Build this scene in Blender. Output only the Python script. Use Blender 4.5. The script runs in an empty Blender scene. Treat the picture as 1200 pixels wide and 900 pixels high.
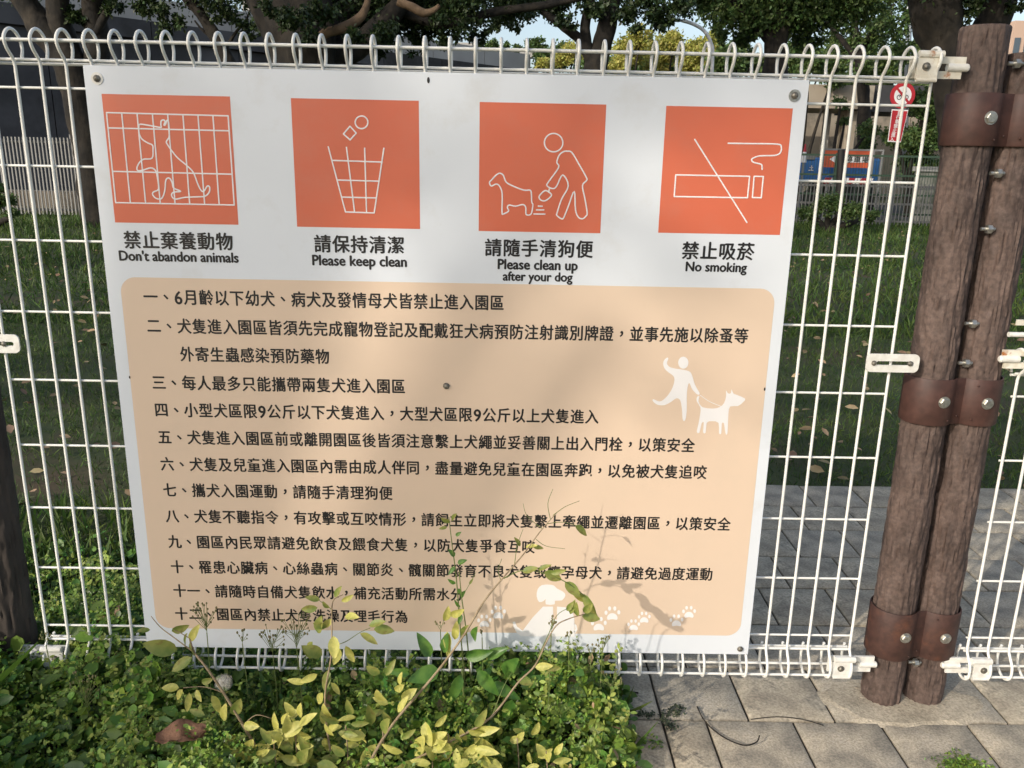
import bpy, bmesh, math, random
import numpy as np
from mathutils import Vector, Matrix, noise
random.seed(7); RNG = np.random.default_rng(11)
S = bpy.context.scene
COL = S.collection
# ------------------------------------------------------------------ camera
FOC = 975.0; PIT = -0.2687; YAW = -0.0116; ROL = -0.0198
CAM = Vector((0.0, -1.73824, 1.27437))
def rotm(p, y, r):
    return Matrix.Rotation(y, 3, 'Z') @ Matrix.Rotation(p, 3, 'X') @ Matrix.Rotation(r, 3, 'Y')
CM = rotm(PIT, YAW, ROL)
cam_d = bpy.data.cameras.new('camera'); cam = bpy.data.objects.new('camera', cam_d); COL.objects.link(cam)
cam_d.sensor_width = 36; cam_d.lens = FOC / 1200 * 36; cam_d.clip_start = 0.05; cam_d.clip_end = 3000
m = Matrix((CM.col[0], CM.col[2], -CM.col[1])).transposed().to_4x4(); m.translation = CAM
cam.matrix_world = m
S.camera = cam
def pt(u, v, Y=None, Z=None):
    "the point of the place seen at photo pixel u, v on the plane Y=... or Z=..."
    d = CM @ Vector(((u - 600) / FOC, 1, -(v - 450) / FOC))
    t = (Y - CAM.y) / d.y if Y is not None else (Z - CAM.z) / d.z
    return CAM + d * t
# ------------------------------------------------------------------ light
SUN_EL = math.radians(26)
SV = Vector((0.73 * math.cos(SUN_EL), 0.683 * math.cos(SUN_EL), -math.sin(SUN_EL)))   # way the light travels
W = bpy.data.worlds.new('World'); S.world = W; W.use_nodes = True
wn = W.node_tree; wn.nodes.clear()
sky = wn.nodes.new('ShaderNodeTexSky'); sky.sky_type = 'NISHITA'; sky.sun_disc = False
sky.sun_elevation = SUN_EL; sky.sun_rotation = math.atan2(-SV.x, -SV.y); sky.dust_density = 2.5; sky.air_density = 1.0
bg = wn.nodes.new('ShaderNodeBackground'); bg.inputs[1].default_value = 0.15
wo = wn.nodes.new('ShaderNodeOutputWorld')
hz = wn.nodes.new('ShaderNodeHueSaturation'); hz.inputs['Saturation'].default_value = .78
wn.links.new(sky.outputs[0], hz.inputs['Color']); wn.links.new(hz.outputs[0], bg.inputs[0]); wn.links.new(bg.outputs[0], wo.inputs[0])
sl = bpy.data.lights.new('sun', 'SUN'); sl.energy = 2.1; sl.angle = math.radians(0.7); sl.color = (1.0, 0.915, 0.80)
sun = bpy.data.objects.new('sun', sl); COL.objects.link(sun)
sun.rotation_euler = SV.to_track_quat('-Z', 'Y').to_euler(); sun.location = (-6, -8, 8)
S.view_settings.view_transform = 'Standard'; S.view_settings.look = 'None'
S.view_settings.exposure = 0.39; S.view_settings.gamma = 1.0
# ------------------------------------------------------------------ materials
def mat(name, c1, c2=None, scale=8.0, rough=0.7, bump=0.0, bscale=None, metal=0.0, stretch=(1, 1, 1), detail=5,
        c3=None, s3=2.0, t3=(0.5, 0.62), island=0.0, translucent=0.0, spec=None, coat=0.0, speck=0.0, sscale=260):
    M = bpy.data.materials.new(name); M.use_nodes = True; nt = M.node_tree; N = nt.nodes; L = nt.links; N.clear()
    out = N.new('ShaderNodeOutputMaterial'); bs = N.new('ShaderNodeBsdfPrincipled')
    bs.inputs['Roughness'].default_value = rough; bs.inputs['Metallic'].default_value = metal
    if spec is not None: bs.inputs['Specular IOR Level'].default_value = spec
    if coat: bs.inputs['Coat Weight'].default_value = coat
    tc = N.new('ShaderNodeTexCoord'); mp = N.new('ShaderNodeMapping'); mp.inputs['Scale'].default_value = stretch
    L.new(tc.outputs['Object'], mp.inputs[0])
    col = None
    if c2 is not None:
        nz = N.new('ShaderNodeTexNoise'); nz.inputs['Scale'].default_value = scale; nz.inputs['Detail'].default_value = detail
        L.new(mp.outputs[0], nz.inputs[0])
        rp = N.new('ShaderNodeValToRGB'); rp.color_ramp.elements[0].position = 0.36; rp.color_ramp.elements[1].position = 0.64
        rp.color_ramp.elements[0].color = (*c1, 1); rp.color_ramp.elements[1].color = (*c2, 1)
        L.new(nz.outputs[0], rp.inputs[0]); col = rp.outputs[0]
        rr = N.new('ShaderNodeMapRange'); rr.inputs[3].default_value = max(0, rough - .1); rr.inputs[4].default_value = min(1, rough + .1)
        L.new(nz.outputs[0], rr.inputs[0]); L.new(rr.outputs[0], bs.inputs['Roughness'])
    else:
        rgb = N.new('ShaderNodeRGB'); rgb.outputs[0].default_value = (*c1, 1); col = rgb.outputs[0]
    if c3 is not None:
        n3 = N.new('ShaderNodeTexNoise'); n3.inputs['Scale'].default_value = s3; n3.inputs['Detail'].default_value = 8
        n3.inputs['Roughness'].default_value = .65
        L.new(tc.outputs['Object'], n3.inputs[0])
        r3 = N.new('ShaderNodeMapRange'); r3.inputs[1].default_value = t3[0]; r3.inputs[2].default_value = t3[1]
        L.new(n3.outputs[0], r3.inputs[0])
        mx = N.new('ShaderNodeMix'); mx.data_type = 'RGBA'; L.new(r3.outputs[0], mx.inputs[0])
        L.new(col, mx.inputs[6]); mx.inputs[7].default_value = (*c3, 1); col = mx.outputs[2]
    if island:
        g = N.new('ShaderNodeNewGeometry'); hs = N.new('ShaderNodeHueSaturation')
        mr = N.new('ShaderNodeMapRange'); mr.inputs[3].default_value = 1 - island; mr.inputs[4].default_value = 1 + island
        L.new(g.outputs['Random Per Island'], mr.inputs[0]); L.new(mr.outputs[0], hs.inputs['Value'])
        mh = N.new('ShaderNodeMath'); mh.operation = 'MULTIPLY_ADD'; mh.inputs[1].default_value = 7.31; mh.inputs[2].default_value = .3
        L.new(g.outputs['Random Per Island'], mh.inputs[0])
        fr = N.new('ShaderNodeMath'); fr.operation = 'FRACT'; L.new(mh.outputs[0], fr.inputs[0])
        m2 = N.new('ShaderNodeMapRange'); m2.inputs[3].default_value = .47; m2.inputs[4].default_value = .53
        L.new(fr.outputs[0], m2.inputs[0]); L.new(m2.outputs[0], hs.inputs['Hue'])
        L.new(col, hs.inputs['Color']); col = hs.outputs[0]
    if speck:
        ns = N.new('ShaderNodeTexNoise'); ns.inputs['Scale'].default_value = sscale; ns.inputs['Detail'].default_value = 3
        L.new(tc.outputs['Object'], ns.inputs[0]); rs_ = N.new('ShaderNodeMapRange'); rs_.inputs[1].default_value = .34; rs_.inputs[2].default_value = .62
        rs_.inputs[3].default_value = 1 - speck; rs_.inputs[4].default_value = 1 + speck * .5; L.new(ns.outputs[0], rs_.inputs[0])
        h2 = N.new('ShaderNodeHueSaturation'); L.new(rs_.outputs[0], h2.inputs['Value']); L.new(col, h2.inputs['Color']); col = h2.outputs[0]
    L.new(col, bs.inputs['Base Color'])
    if bump:
        nb = N.new('ShaderNodeTexNoise'); nb.inputs['Scale'].default_value = bscale or scale * 3; nb.inputs['Detail'].default_value = 8
        L.new(mp.outputs[0], nb.inputs[0])
        bp = N.new('ShaderNodeBump'); bp.inputs['Strength'].default_value = min(1, bump); bp.inputs['Distance'].default_value = 0.002 * max(1, bump)
        L.new(nb.outputs[0], bp.inputs['Height']); L.new(bp.outputs[0], bs.inputs['Normal'])
    sh = bs.outputs[0]
    if translucent:
        tr = N.new('ShaderNodeBsdfTranslucent'); L.new(col, tr.inputs[0])
        mm = N.new('ShaderNodeMixShader'); mm.inputs[0].default_value = translucent
        L.new(sh, mm.inputs[1]); L.new(tr.outputs[0], mm.inputs[2]); sh = mm.outputs[0]
    L.new(sh, out.inputs[0])
    return M
M = {}
M['wire'] = mat('white_coated_wire', (.84, .83, .78), (.76, .75, .69), 30, .35, c3=(.50, .43, .33), s3=14, t3=(.62, .8))
M['bracket'] = mat('white_painted_steel', (.78, .77, .72), (.66, .64, .58), 60, .4, .3)
M['rustbr'] = mat('rusting_white_steel', (.74, .71, .62), (.62, .57, .46), 60, .55, .5, c3=(.38, .14, .035), s3=38, t3=(.57, .68))
M['rust'] = mat('brown_rust', (.10, .038, .02), (.22, .08, .03), 90, .85, .8)
M['steel'] = mat('zinc_steel', (.52, .51, .47), (.34, .33, .29), 120, .38, .3, metal=.85)
M['darksteel'] = mat('weathered_steel', (.28, .26, .22), (.12, .11, .09), 150, .5, .4, metal=.6)
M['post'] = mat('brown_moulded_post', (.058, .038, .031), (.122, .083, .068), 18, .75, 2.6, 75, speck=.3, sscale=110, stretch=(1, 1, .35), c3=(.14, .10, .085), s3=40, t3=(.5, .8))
M['postdark'] = mat('shaded_post_brown', (.035, .027, .022), (.07, .055, .045), 14, .9, 1.2, 60, stretch=(1, 1, .35))  # post brown darkened: the shade on the left post is in the colour
M['band'] = mat('brown_painted_band', (.055, .024, .018), (.075, .033, .025), 20, .58, .3, speck=.2, sscale=60, c3=(.11, .06, .045), s3=22, t3=(.6, .75))
M['bandrust'] = mat('rusting_brown_band', (.048, .021, .016), (.066, .029, .021), 20, .62, .4, speck=.25, sscale=70, c3=(.10, .038, .020), s3=16, t3=(.52, .66))
M['board'] = mat('white_print', (.715, .75, .795), (.69, .725, .765), 3, .42, c3=(.62, .63, .63), s3=7, t3=(.55, .8))
M['boardedge'] = mat('board_edge', (.5, .5, .48), None, rough=.6)
M['orange'] = mat('orange_print', (.66, .155, .08), (.62, .14, .072), 4, .42, c3=(.60, .18, .11), s3=9, t3=(.5, .85))
M['beige'] = mat('beige_print', (.725, .56, .42), (.70, .545, .41), 3, .45, c3=(.67, .53, .40), s3=6, t3=(.52, .85))
M['ink'] = mat('black_print', (.012, .011, .011), None, rough=.5)
M['white'] = mat('white_ink', (.82, .80, .79), None, rough=.45)
M['paver'] = mat('concrete_paver', (.29, .25, .19), (.56, .485, .36), 9, .9, .7, 330, speck=.26, sscale=150, c3=(.15, .14, .12), s3=13, t3=(.54, .7))
M['paver2'] = mat('concrete_paver_grey', (.26, .235, .19), (.53, .46, .35), 11, .9, .7, 360, speck=.28, sscale=190, c3=(.40, .36, .30), s3=9, t3=(.55, .72))
M['joint'] = mat('joint_sand', (.028, .025, .018), (.06, .052, .04), 40, .95, 1.0)
M['mortar'] = mat('crumbled_mortar', (.25, .21, .16), (.40, .35, .27), 50, .95, 1.5)
M['soil'] = mat('soil', (.018, .014, .009), (.035, .027, .018), 20, .95, 1.5)
M['lawn'] = mat('lawn_base', (.030, .048, .012), (.055, .068, .022), 3, .95, 1.5, 60, c3=(.075, .052, .028), s3=1.2, t3=(.5, .66))
M['grass'] = mat('grass', (.05, .10, .018), (.10, .16, .03), 2, .6, island=.45, translucent=.3)
M['cover'] = mat('ground_cover_leaf', (.10, .19, .025), (.20, .31, .045), 2.5, .42, island=.6, translucent=.3)
M['sprout'] = mat('yellowish_sprout', (.20, .30, .05), (.32, .40, .09), 3, .5, island=.4, translucent=.3)
M['cover2'] = mat('dark_broad_leaf', (.055, .14, .025), (.12, .23, .04), 3, .38, island=.4, translucent=.25)
M['gold'] = mat('golden_leaf', (.50, .49, .11), (.74, .67, .22), 1.5, .5, island=.2, translucent=.35, c3=(.24, .30, .06), s3=1.3, t3=(.48, .75))
M['olive'] = mat('olive_leaf', (.17, .24, .05), (.33, .34, .09), 2, .5, island=.2, translucent=.35, c3=(.22, .13, .05), s3=2.6, t3=(.62, .72))
M['stem'] = mat('woody_stem', (.22, .16, .09), (.36, .28, .17), 60, .8, .5)
M['greenstem'] = mat('green_stem', (.11, .16, .04), (.17, .20, .06), 40, .7)
M['seed'] = mat('seed_head', (.13, .15, .05), (.20, .16, .08), 60, .8)
M['fluff'] = mat('dandelion_fluff', (.88, .85, .79), None, rough=.9, translucent=.4)
M['deadleaf'] = mat('dead_leaf', (.17, .085, .05), (.33, .18, .11), 30, .85, 2.0, translucent=.15)
M['litter'] = mat('leaf_litter', (.20, .13, .065), (.34, .25, .14), 9, .8, island=.5)
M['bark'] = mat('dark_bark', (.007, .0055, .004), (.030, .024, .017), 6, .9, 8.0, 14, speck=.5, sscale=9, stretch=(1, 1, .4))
M['barklit'] = mat('sunlit_bark', (.10, .065, .038), (.22, .145, .085), 6, .9, 6.0, 18)  # lighter copy of the bark, sunlight on the branches put into the colour
M['leafdark'] = mat('banyan_leaf', (.028, .050, .016), (.045, .075, .022), 1.5, .5, island=.5, translucent=.2)
M['leafmid'] = mat('mid_green_leaf', (.07, .12, .03), (.105, .165, .045), 1.0, .55, island=.45, translucent=.3)
M['leafyel'] = mat('yellow_green_leaf', (.33, .34, .07), (.44, .42, .10), .8, .55, island=.35, translucent=.35)
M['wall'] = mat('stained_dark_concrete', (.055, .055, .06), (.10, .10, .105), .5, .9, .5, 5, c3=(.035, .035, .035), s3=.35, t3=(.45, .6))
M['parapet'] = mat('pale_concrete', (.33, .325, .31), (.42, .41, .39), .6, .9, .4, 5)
M['conc'] = mat('tan_concrete', (.28, .235, .18), (.38, .33, .26), .7, .9, .4, 5, c3=(.16, .14, .11), s3=.9, t3=(.52, .65))
M['asphalt'] = mat('asphalt', (.05, .05, .05), (.07, .07, .068), 5, .9, .5, 40)
M['picket'] = mat('pale_grey_metal', (.26, .26, .25), None, rough=.5)
M['dimbar'] = mat('dull_barred_metal', (.15, .15, .145), None, rough=.6)
M['greenmesh'] = mat('green_coated_mesh', (.045, .08, .05), None, rough=.5)
M['blue'] = mat('blue_tarp', (.035, .15, .42), (.05, .19, .50), 2, .5, .6, 6)
M['red'] = mat('sign_red', (.45, .02, .03), None, rough=.4)
M['orangeboard'] = mat('orange_board', (.62, .11, .04), None, rough=.45)
M['pale'] = mat('pale_building', (.55, .50, .42), (.6, .55, .48), .4, .9)
M['peach'] = mat('peach_wall', (.50, .36, .28), None, rough=.9)
M['glass'] = mat('window_glass', (.08, .11, .14), None, rough=.15)
M['black'] = mat('black_paint', (.015, .013, .012), None, rough=.6)
M['galv'] = mat('galvanised_pole', (.38, .40, .42), (.45, .47, .48), 4, .4, metal=.4)
# ------------------------------------------------------------------ helpers
def root(name, label, cat, loc=(0, 0, 0), group=None):
    o = bpy.data.objects.new(name, None); COL.objects.link(o); o.location = loc; o.empty_display_size = .1
    o['label'] = label; o['category'] = cat
    if group: o['group'] = group
    return o
def tag(o, label=None, cat=None, group=None, kind=None):
    if label: o['label'] = label
    if cat: o['category'] = cat
    if group: o['group'] = group
    if kind: o['kind'] = kind
    return o
def org(p):
    v = Vector((0, 0, 0))
    while p is not None: v += p.location; p = p.parent
    return v
def addmesh(name, me, parent=None):
    o = bpy.data.objects.new(name, me); COL.objects.link(o); o.parent = parent
    return o
class MB:
    def __init__(s): s.v = []; s.f = []
    def add(s, vs, fs):
        b = len(s.v); s.v += [tuple(q) for q in vs]; s.f += [tuple(i + b for i in q) for q in fs]; return s
    def box(s, a, b):
        x0, y0, z0 = a; x1, y1, z1 = b
        return s.add([(x0, y0, z0), (x1, y0, z0), (x1, y1, z0), (x0, y1, z0), (x0, y0, z1), (x1, y0, z1), (x1, y1, z1), (x0, y1, z1)],
                     [(0, 3, 2, 1), (4, 5, 6, 7), (0, 1, 5, 4), (1, 2, 6, 5), (2, 3, 7, 6), (3, 0, 4, 7)])
    def cbox(s, a, b, c):
        "box with chamfered edges all round"
        x0, y0, z0 = a; x1, y1, z1 = b; vs = []
        lay = [(z0, c), (z0 + c, 0), (z1 - c, 0), (z1, c)]
        for z, i in lay:
            e = c if i else 0
            x, X, y, Y = x0 + i, x1 - i, y0 + i, y1 - i; k = c * .8
            vs += [(x + k, y, z), (X - k, y, z), (X, y + k, z), (X, Y - k, z), (X - k, Y, z), (x + k, Y, z), (x, Y - k, z), (x, y + k, z)]
        fs = [tuple(range(7, -1, -1)), tuple(range(24, 32))]
        for l in range(3):
            for i in range(8): j = (i + 1) % 8; fs.append((l * 8 + i, l * 8 + j, l * 8 + 8 + j, l * 8 + 8 + i))
        return s.add(vs, fs)
    def tube(s, pts, rad, n=8, caps=True, disp=None, sy=1.0):
        pts = [Vector(p) for p in pts]; k = len(pts)
        if not hasattr(rad, '__len__'): rad = [rad] * k
        t0 = (pts[1] - pts[0]).normalized()
        up = Vector((0, 0, 1)) if abs(t0.z) < .9 else Vector((1, 0, 0))
        a = t0.cross(up).normalized(); vs = []
        for i in range(k):
            t = (pts[min(i + 1, k - 1)] - pts[max(i - 1, 0)])
            t = t.normalized() if t.length > 1e-9 else t0
            a = (a - t * a.dot(t)); a = a.normalized() if a.length > 1e-6 else t.orthogonal().normalized()
            b = t.cross(a)
            for j in range(n):
                th = 2 * math.pi * j / n; r = rad[i]
                q = pts[i] + (a * math.cos(th) + b * math.sin(th)) * r
                if disp: q += (q - pts[i]).normalized() * disp(q, th, i)
                vs.append(q)
        fs = [(i * n + j, i * n + (j + 1) % n, (i + 1) * n + (j + 1) % n, (i + 1) * n + j) for i in range(k - 1) for j in range(n)]
        if caps: fs += [tuple(range(n - 1, -1, -1)), tuple(range((k - 1) * n, k * n))]
        return s.add(vs, fs)
    def cyl(s, a, b, r, n=16, r2=None): return s.tube([a, b], [r, r if r2 is None else r2], n)
    def sphere(s, c, r, n=10, m=6, sc=(1, 1, 1), half=False):
        vs = []; fs = []; c = Vector(c)
        for i in range(m + 1):
            ph = math.pi * i / m
            for j in range(n):
                th = 2 * math.pi * j / n
                vs.append(c + Vector((r * sc[0] * math.sin(ph) * math.cos(th), r * sc[1] * math.sin(ph) * math.sin(th), r * sc[2] * math.cos(ph))))
        for i in range(m):
            for j in range(n): fs.append((i * n + j, (i + 1) * n + j, (i + 1) * n + (j + 1) % n, i * n + (j + 1) % n))
        return s.add(vs, fs)
    def poly(s, pts): b = len(s.v); s.v += [tuple(p) for p in pts]; s.f.append(tuple(range(b, b + len(pts)))); return s
    def prism(s, pts, y0, y1):
        "outline in X,Z pushed from depth y0 (front) to y1"
        n = len(pts)
        vs = [(p[0], y0, p[1]) for p in pts] + [(p[0], y1, p[1]) for p in pts]
        fs = [tuple(range(n)), tuple(range(2 * n - 1, n - 1, -1))] + [(i, i + n, (i + 1) % n + n, (i + 1) % n) for i in range(n)]
        return s.add(vs, fs)
    def build(s, name, material, parent=None, smooth=False, auto=None):
        o0 = org(parent)
        me = bpy.data.meshes.new(name)
        me.from_pydata([(x - o0.x, y - o0.y, z - o0.z) for x, y, z in s.v], [], s.f)
        me.materials.append(material)
        if smooth:
            me.polygons.foreach_set('use_smooth', [True] * len(me.polygons))
            if auto: me.set_sharp_from_angle(angle=math.radians(auto))
        me.update()
        return addmesh(name, me, parent)
def crom(P, k=6, closed=False):
    P = [Vector(p) for p in P]; n = len(P); out = []
    for i in range(n if closed else n - 1):
        if closed: a, b, c, d = P[i - 1], P[i], P[(i + 1) % n], P[(i + 2) % n]
        else: a, b, c, d = P[max(i - 1, 0)], P[i], P[i + 1], P[min(i + 2, n - 1)]
        for q in range(k):
            t = q / k
            out.append(.5 * ((2 * b) + (c - a) * t + (2 * a - 5 * b + 4 * c - d) * t * t + (3 * b - a - 3 * c + d) * t ** 3))
    if not closed: out.append(P[-1])
    return out
def numesh(name, V, F, material, parent=None, smooth=False):
    "V (n,3) world, F (m,k) of equal k"
    o0 = np.array(org(parent)); V = np.asarray(V, np.float32) - o0; F = np.asarray(F, np.int32)
    me = bpy.data.meshes.new(name); me.vertices.add(len(V)); me.vertices.foreach_set('co', V.astype(np.float32).ravel())
    k = F.shape[1]; me.loops.add(F.size); me.loops.foreach_set('vertex_index', F.ravel())
    me.polygons.add(len(F)); me.polygons.foreach_set('loop_start', np.arange(0, F.size, k, dtype=np.int32))
    if smooth: me.polygons.foreach_set('use_smooth', np.ones(len(F), bool))
    me.materials.append(material); me.update(calc_edges=True); me.validate()
    return addmesh(name, me, parent)
def unit(a): return a / np.maximum(np.linalg.norm(a, axis=1, keepdims=True), 1e-9)
def strew(tv, tf, pos, dirs, nrm, size):
    "copies of a small template (x along, y across, z normal) at every position"
    d = unit(dirs); s = unit(np.cross(nrm, d)); n = np.cross(d, s); size = np.asarray(size)
    if size.ndim == 1: size = size[:, None]
    tv = np.asarray(tv, float); tf = np.asarray(tf)
    V = pos[:, None, :] + size[:, None, :] * (tv[None, :, 0:1] * d[:, None, :] + tv[None, :, 1:2] * s[:, None, :] + tv[None, :, 2:3] * n[:, None, :])
    F = tf[None] + (np.arange(len(pos)) * len(tv))[:, None, None]
    return V.reshape(-1, 3), F.reshape(-1, tf.shape[1])
OV = [(0, 0, 0), (.35, .26, .05), (.7, .24, .05), (1, 0, -.04), (.7, -.24, .05), (.35, -.26, .05), (.5, 0, -.03)]
OF = [(0, 6, 1), (1, 6, 2), (2, 6, 3), (3, 6, 4), (4, 6, 5), (5, 6, 0)]
RV = [(0, 0, 0), (.2, .38, .05), (.65, .46, .06), (1, .15, .0), (1, -.15, .0), (.65, -.46, .06), (.2, -.38, .05), (.5, 0, -.04)]
RF = [(0, 7, 1), (1, 7, 2), (2, 7, 3), (3, 7, 4), (4, 7, 5), (5, 7, 6), (6, 7, 0)]
DV = [(0, 0, 0), (.5, .28, .06), (1, 0, 0), (.5, -.28, .06)]; DF = [(0, 1, 2), (0, 2, 3)]
BV = [(0, .05, 0), (0, -.05, 0), (.55, 0.03, .06), (1, 0, .22)]; BF = [(0, 1, 2), (1, 3, 2)]
def rnd(n, a=-1, b=1): return RNG.uniform(a, b, (n, 3))
# ------------------------------------------------------------------ ground
g = MB(); n = 60
xs = [-900, -200, -60, -30] + [-20 + i for i in range(41)] + [30, 60, 200, 900]
ysn = [-60, -20, -8, -3] + [-1 + .8 * i for i in range(30)] + [30, 60, 200, 900]
vs = [(x, y, -.03 + (.012 * noise.noise(Vector((x * .7, y * .7, 0))) if abs(x) < 20 and y < 25 else 0)) for y in ysn for x in xs]
k = len(xs)
g.add(vs, [(j * k + i, j * k + i + 1, (j + 1) * k + i + 1, (j + 1) * k + i) for j in range(len(ysn) - 1) for i in range(k - 1)])
tag(g.build('lawn', M['lawn'], smooth=True), kind='structure')
PX0, PX1, PR, CX, CY = .295, 3.2, .206, .206, .211
pav = MB().box((PX0 - .01, -1.1, -.028), (PX1, 1.417, -.010)).build('paving', M['joint']); tag(pav, kind='structure')
def paver_mesh(w, d, mt, seed):
    bm = bmesh.new(); rs = random.Random(seed); nx = max(2, int(w / .026)); ny = max(2, int(d / .026))
    g_ = {}
    for j in range(ny + 1):
        for i in range(nx + 1):
            x = w * i / nx; y = d * j / ny; e = min(i, nx - i, j, ny - j)
            z = -.0035 if e == 0 else (.0012 * noise.noise(Vector((x * 14, y * 14, seed * 3.1))))
            if e == 0: x += rs.uniform(-.0012, .0012) * (1 if 0 < i < nx else .3); y += rs.uniform(-.0012, .0012)
            if e == 1:
                x = min(max(x, .006), w - .006) if i in (1, nx - 1) else x
                if i == 1: x = .006
                if i == nx - 1: x = w - .006
                if j == 1: y = .006
                if j == ny - 1: y = d - .006
            g_[i, j] = bm.verts.new((x - w / 2, y - d / 2, z))
    for j in range(ny):
        for i in range(nx): bm.faces.new((g_[i, j], g_[i + 1, j], g_[i + 1, j + 1], g_[i, j + 1]))
    rim = [g_[i, 0] for i in range(nx)] + [g_[nx, j] for j in range(ny)] + [g_[i, ny] for i in range(nx, 0, -1)] + [g_[0, j] for j in range(ny, 0, -1)]
    low = [bm.verts.new((v.co.x, v.co.y, -.014)) for v in rim]
    for i in range(len(rim)): j = (i + 1) % len(rim); bm.faces.new((rim[j], rim[i], low[i], low[j]))
    me = bpy.data.meshes.new('paver'); bm.to_mesh(me); bm.free(); me.materials.append(mt)
    me.polygons.foreach_set('use_smooth', [True] * len(me.polygons)); me.set_sharp_from_angle(angle=math.radians(50))
    return me
GAP = .0065
full = [paver_mesh(CX - GAP, CY - GAP, M['paver' if i % 2 else 'paver2'], i) for i in range(6)]
half = [paver_mesh(.103 - GAP, CY - GAP, M['paver'], 20), paver_mesh(.103 - GAP, CY - GAP, M['paver2'], 21)]
edge = [paver_mesh(.094 - GAP, CY - GAP, M['paver'], 30 + i) for i in range(3)]
def put_paver(me, x, y):
    o = addmesh('paver', me, pav); o.location = (x, y, random.uniform(-.0012, .0012))
    o.rotation_euler = (random.uniform(-.004, .004), random.uniform(-.004, .004), random.uniform(-.006, .006) + (math.pi if random.random() < .5 and abs(me.vertices[0].co.x) > .09 else 0))
for r in range(-4, 7):
    y = -.06 + CY * r + CY / 2
    put_paver(random.choice(edge), .295 + .047, y + (.0))
    x = .389
    if r % 2: put_paver(random.choice(half), x + .0515, y); x += .103
    while x < PX1 - CX:
        put_paver(random.choice(full), x + CX / 2, y); x += CX
# crumbled mortar round the two posts
mm = MB(); rs = random.Random(5)
for i in range(34):
    a = rs.uniform(0, 2 * math.pi); cx = rs.choice((.949, 1.053)); r = .05 + rs.uniform(0, .012)
    mm.sphere((cx + r * math.cos(a), .04 + r * math.sin(a), .001), rs.uniform(.0015, .0055), 7, 5, (1.3, .9, .6))
mo = mm.build('mortar_crumbs', M['mortar'], pav); tag(mo, kind='stuff')
mp_ = MB(); cen = Vector((.985, .02, 0)); pts = []
for i in range(40):
    a = 2 * math.pi * i / 40; r = 1 + .22 * noise.noise(Vector((math.cos(a) * 1.6, math.sin(a) * 1.6, 4))) + .16 * noise.noise(Vector((math.cos(a) * 5, math.sin(a) * 5, 2)))
    pts.append((cen.x + .20 * r * math.cos(a), cen.y + .11 * r * math.sin(a), -.0032))
top = [(cen.x + (p[0] - cen.x) * .86, cen.y + (p[1] - cen.y) * .86, .0026) for p in pts]
mp_.add(pts + top, [(i, (i + 1) % 40, 40 + (i + 1) % 40, 40 + i) for i in range(40)] + [tuple(range(40, 80))])
mp_.build('mortar_patch', mat('mortar_smear', (.36, .31, .23), (.52, .45, .34), 12, .95, 1.0, 220, speck=.26, sscale=170), pav)
tag(MB().box((-3.2, -1.1, -.028), (PX0 - .012, .75, -.006)).build('planting_bed', M['soil']), kind='structure')
tag(MB().box((-60, 17.2, -.028), (60, 26, -.012)).build('road', M['asphalt']), kind='structure')
# ------------------------------------------------------------------ wire mesh fence
def wire_obj(name, pts, r, parent, mt='wire', n=8):
    return MB().tube(pts, r, n).build(name, M[mt], parent, smooth=True, auto=60)
BOT = [(.028, .153), (.035, .125), (.031, .10), (.012, .084), (-.008, .083), (-.024, .098), (-.023, .125), (-.004, .150), (0, .165)]
TOPL = [(0, 1.422), (-.004, 1.436), (-.022, 1.455), (-.027, 1.473), (-.013, 1.488), (.006, 1.491), (.025, 1.480), (.033, 1.460), (.026, 1.434)]
def fence_panel(label, x0, nv, dz_top, hz, group):
    R_ = root('mesh_fence', label, 'fence', (x0, 0, 0), group)
    tp = [(y, z + dz_top) for y, z in TOPL]
    a = crom([(0, y, z) for y, z in BOT], 4); b = crom([(0, y, z) for y, z in tp], 4)
    o = wire_obj('vertical_wire', [Vector((x0, p.y, p.z)) for p in a + b], .0033, R_)
    for i in range(1, nv):
        c = o.copy(); COL.objects.link(c); c.parent = R_; c.location = (i * .05 + random.uniform(-.0008, .0008), 0, 0)
    x1 = x0 + (nv - 1) * .05
    for z in hz: wire_obj('horizontal_wire', [(x0 - .004, .0052, z), (x1 + .004, .0052, z)], .0026, R_)
    zt = dz_top
    for y, z in ((-.0185, 1.470 + zt), (.0235, 1.474 + zt), (.0055, 1.436 + zt), (.021, 1.430 + zt), (.0055, .151), (.0225, .147), (-.016, .094), (.0245, .098)):
        wire_obj('rail_wire', [(x0 - .004, y, z), (x1 + .004, y, z)], .0031, R_)
    return R_
HZ = [1.384 - .1495 * i for i in range(9)]
FP = fence_panel('tall white welded mesh fence panel carrying the dog park rules sign', -1.063, 39, 0, HZ, 'white looped mesh fence panels')
FG = fence_panel('low white mesh panel cut off at the right edge, right of the brown posts', 1.118, 16, -.6, [.785 - .1495 * i for i in range(5)], 'white looped mesh fence panels')
def rounded(x0, z0, x1, z1, r, k=6):
    out = []
    for cx, cz, a0 in ((x1 - r, z0 + r, -90), (x1 - r, z1 - r, 0), (x0 + r, z1 - r, 90), (x0 + r, z0 + r, 180)):
        for i in range(k + 1):
            a = math.radians(a0 + 90 * i / k); out.append((cx + r * math.cos(a), cz + r * math.sin(a)))
    return out
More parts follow.
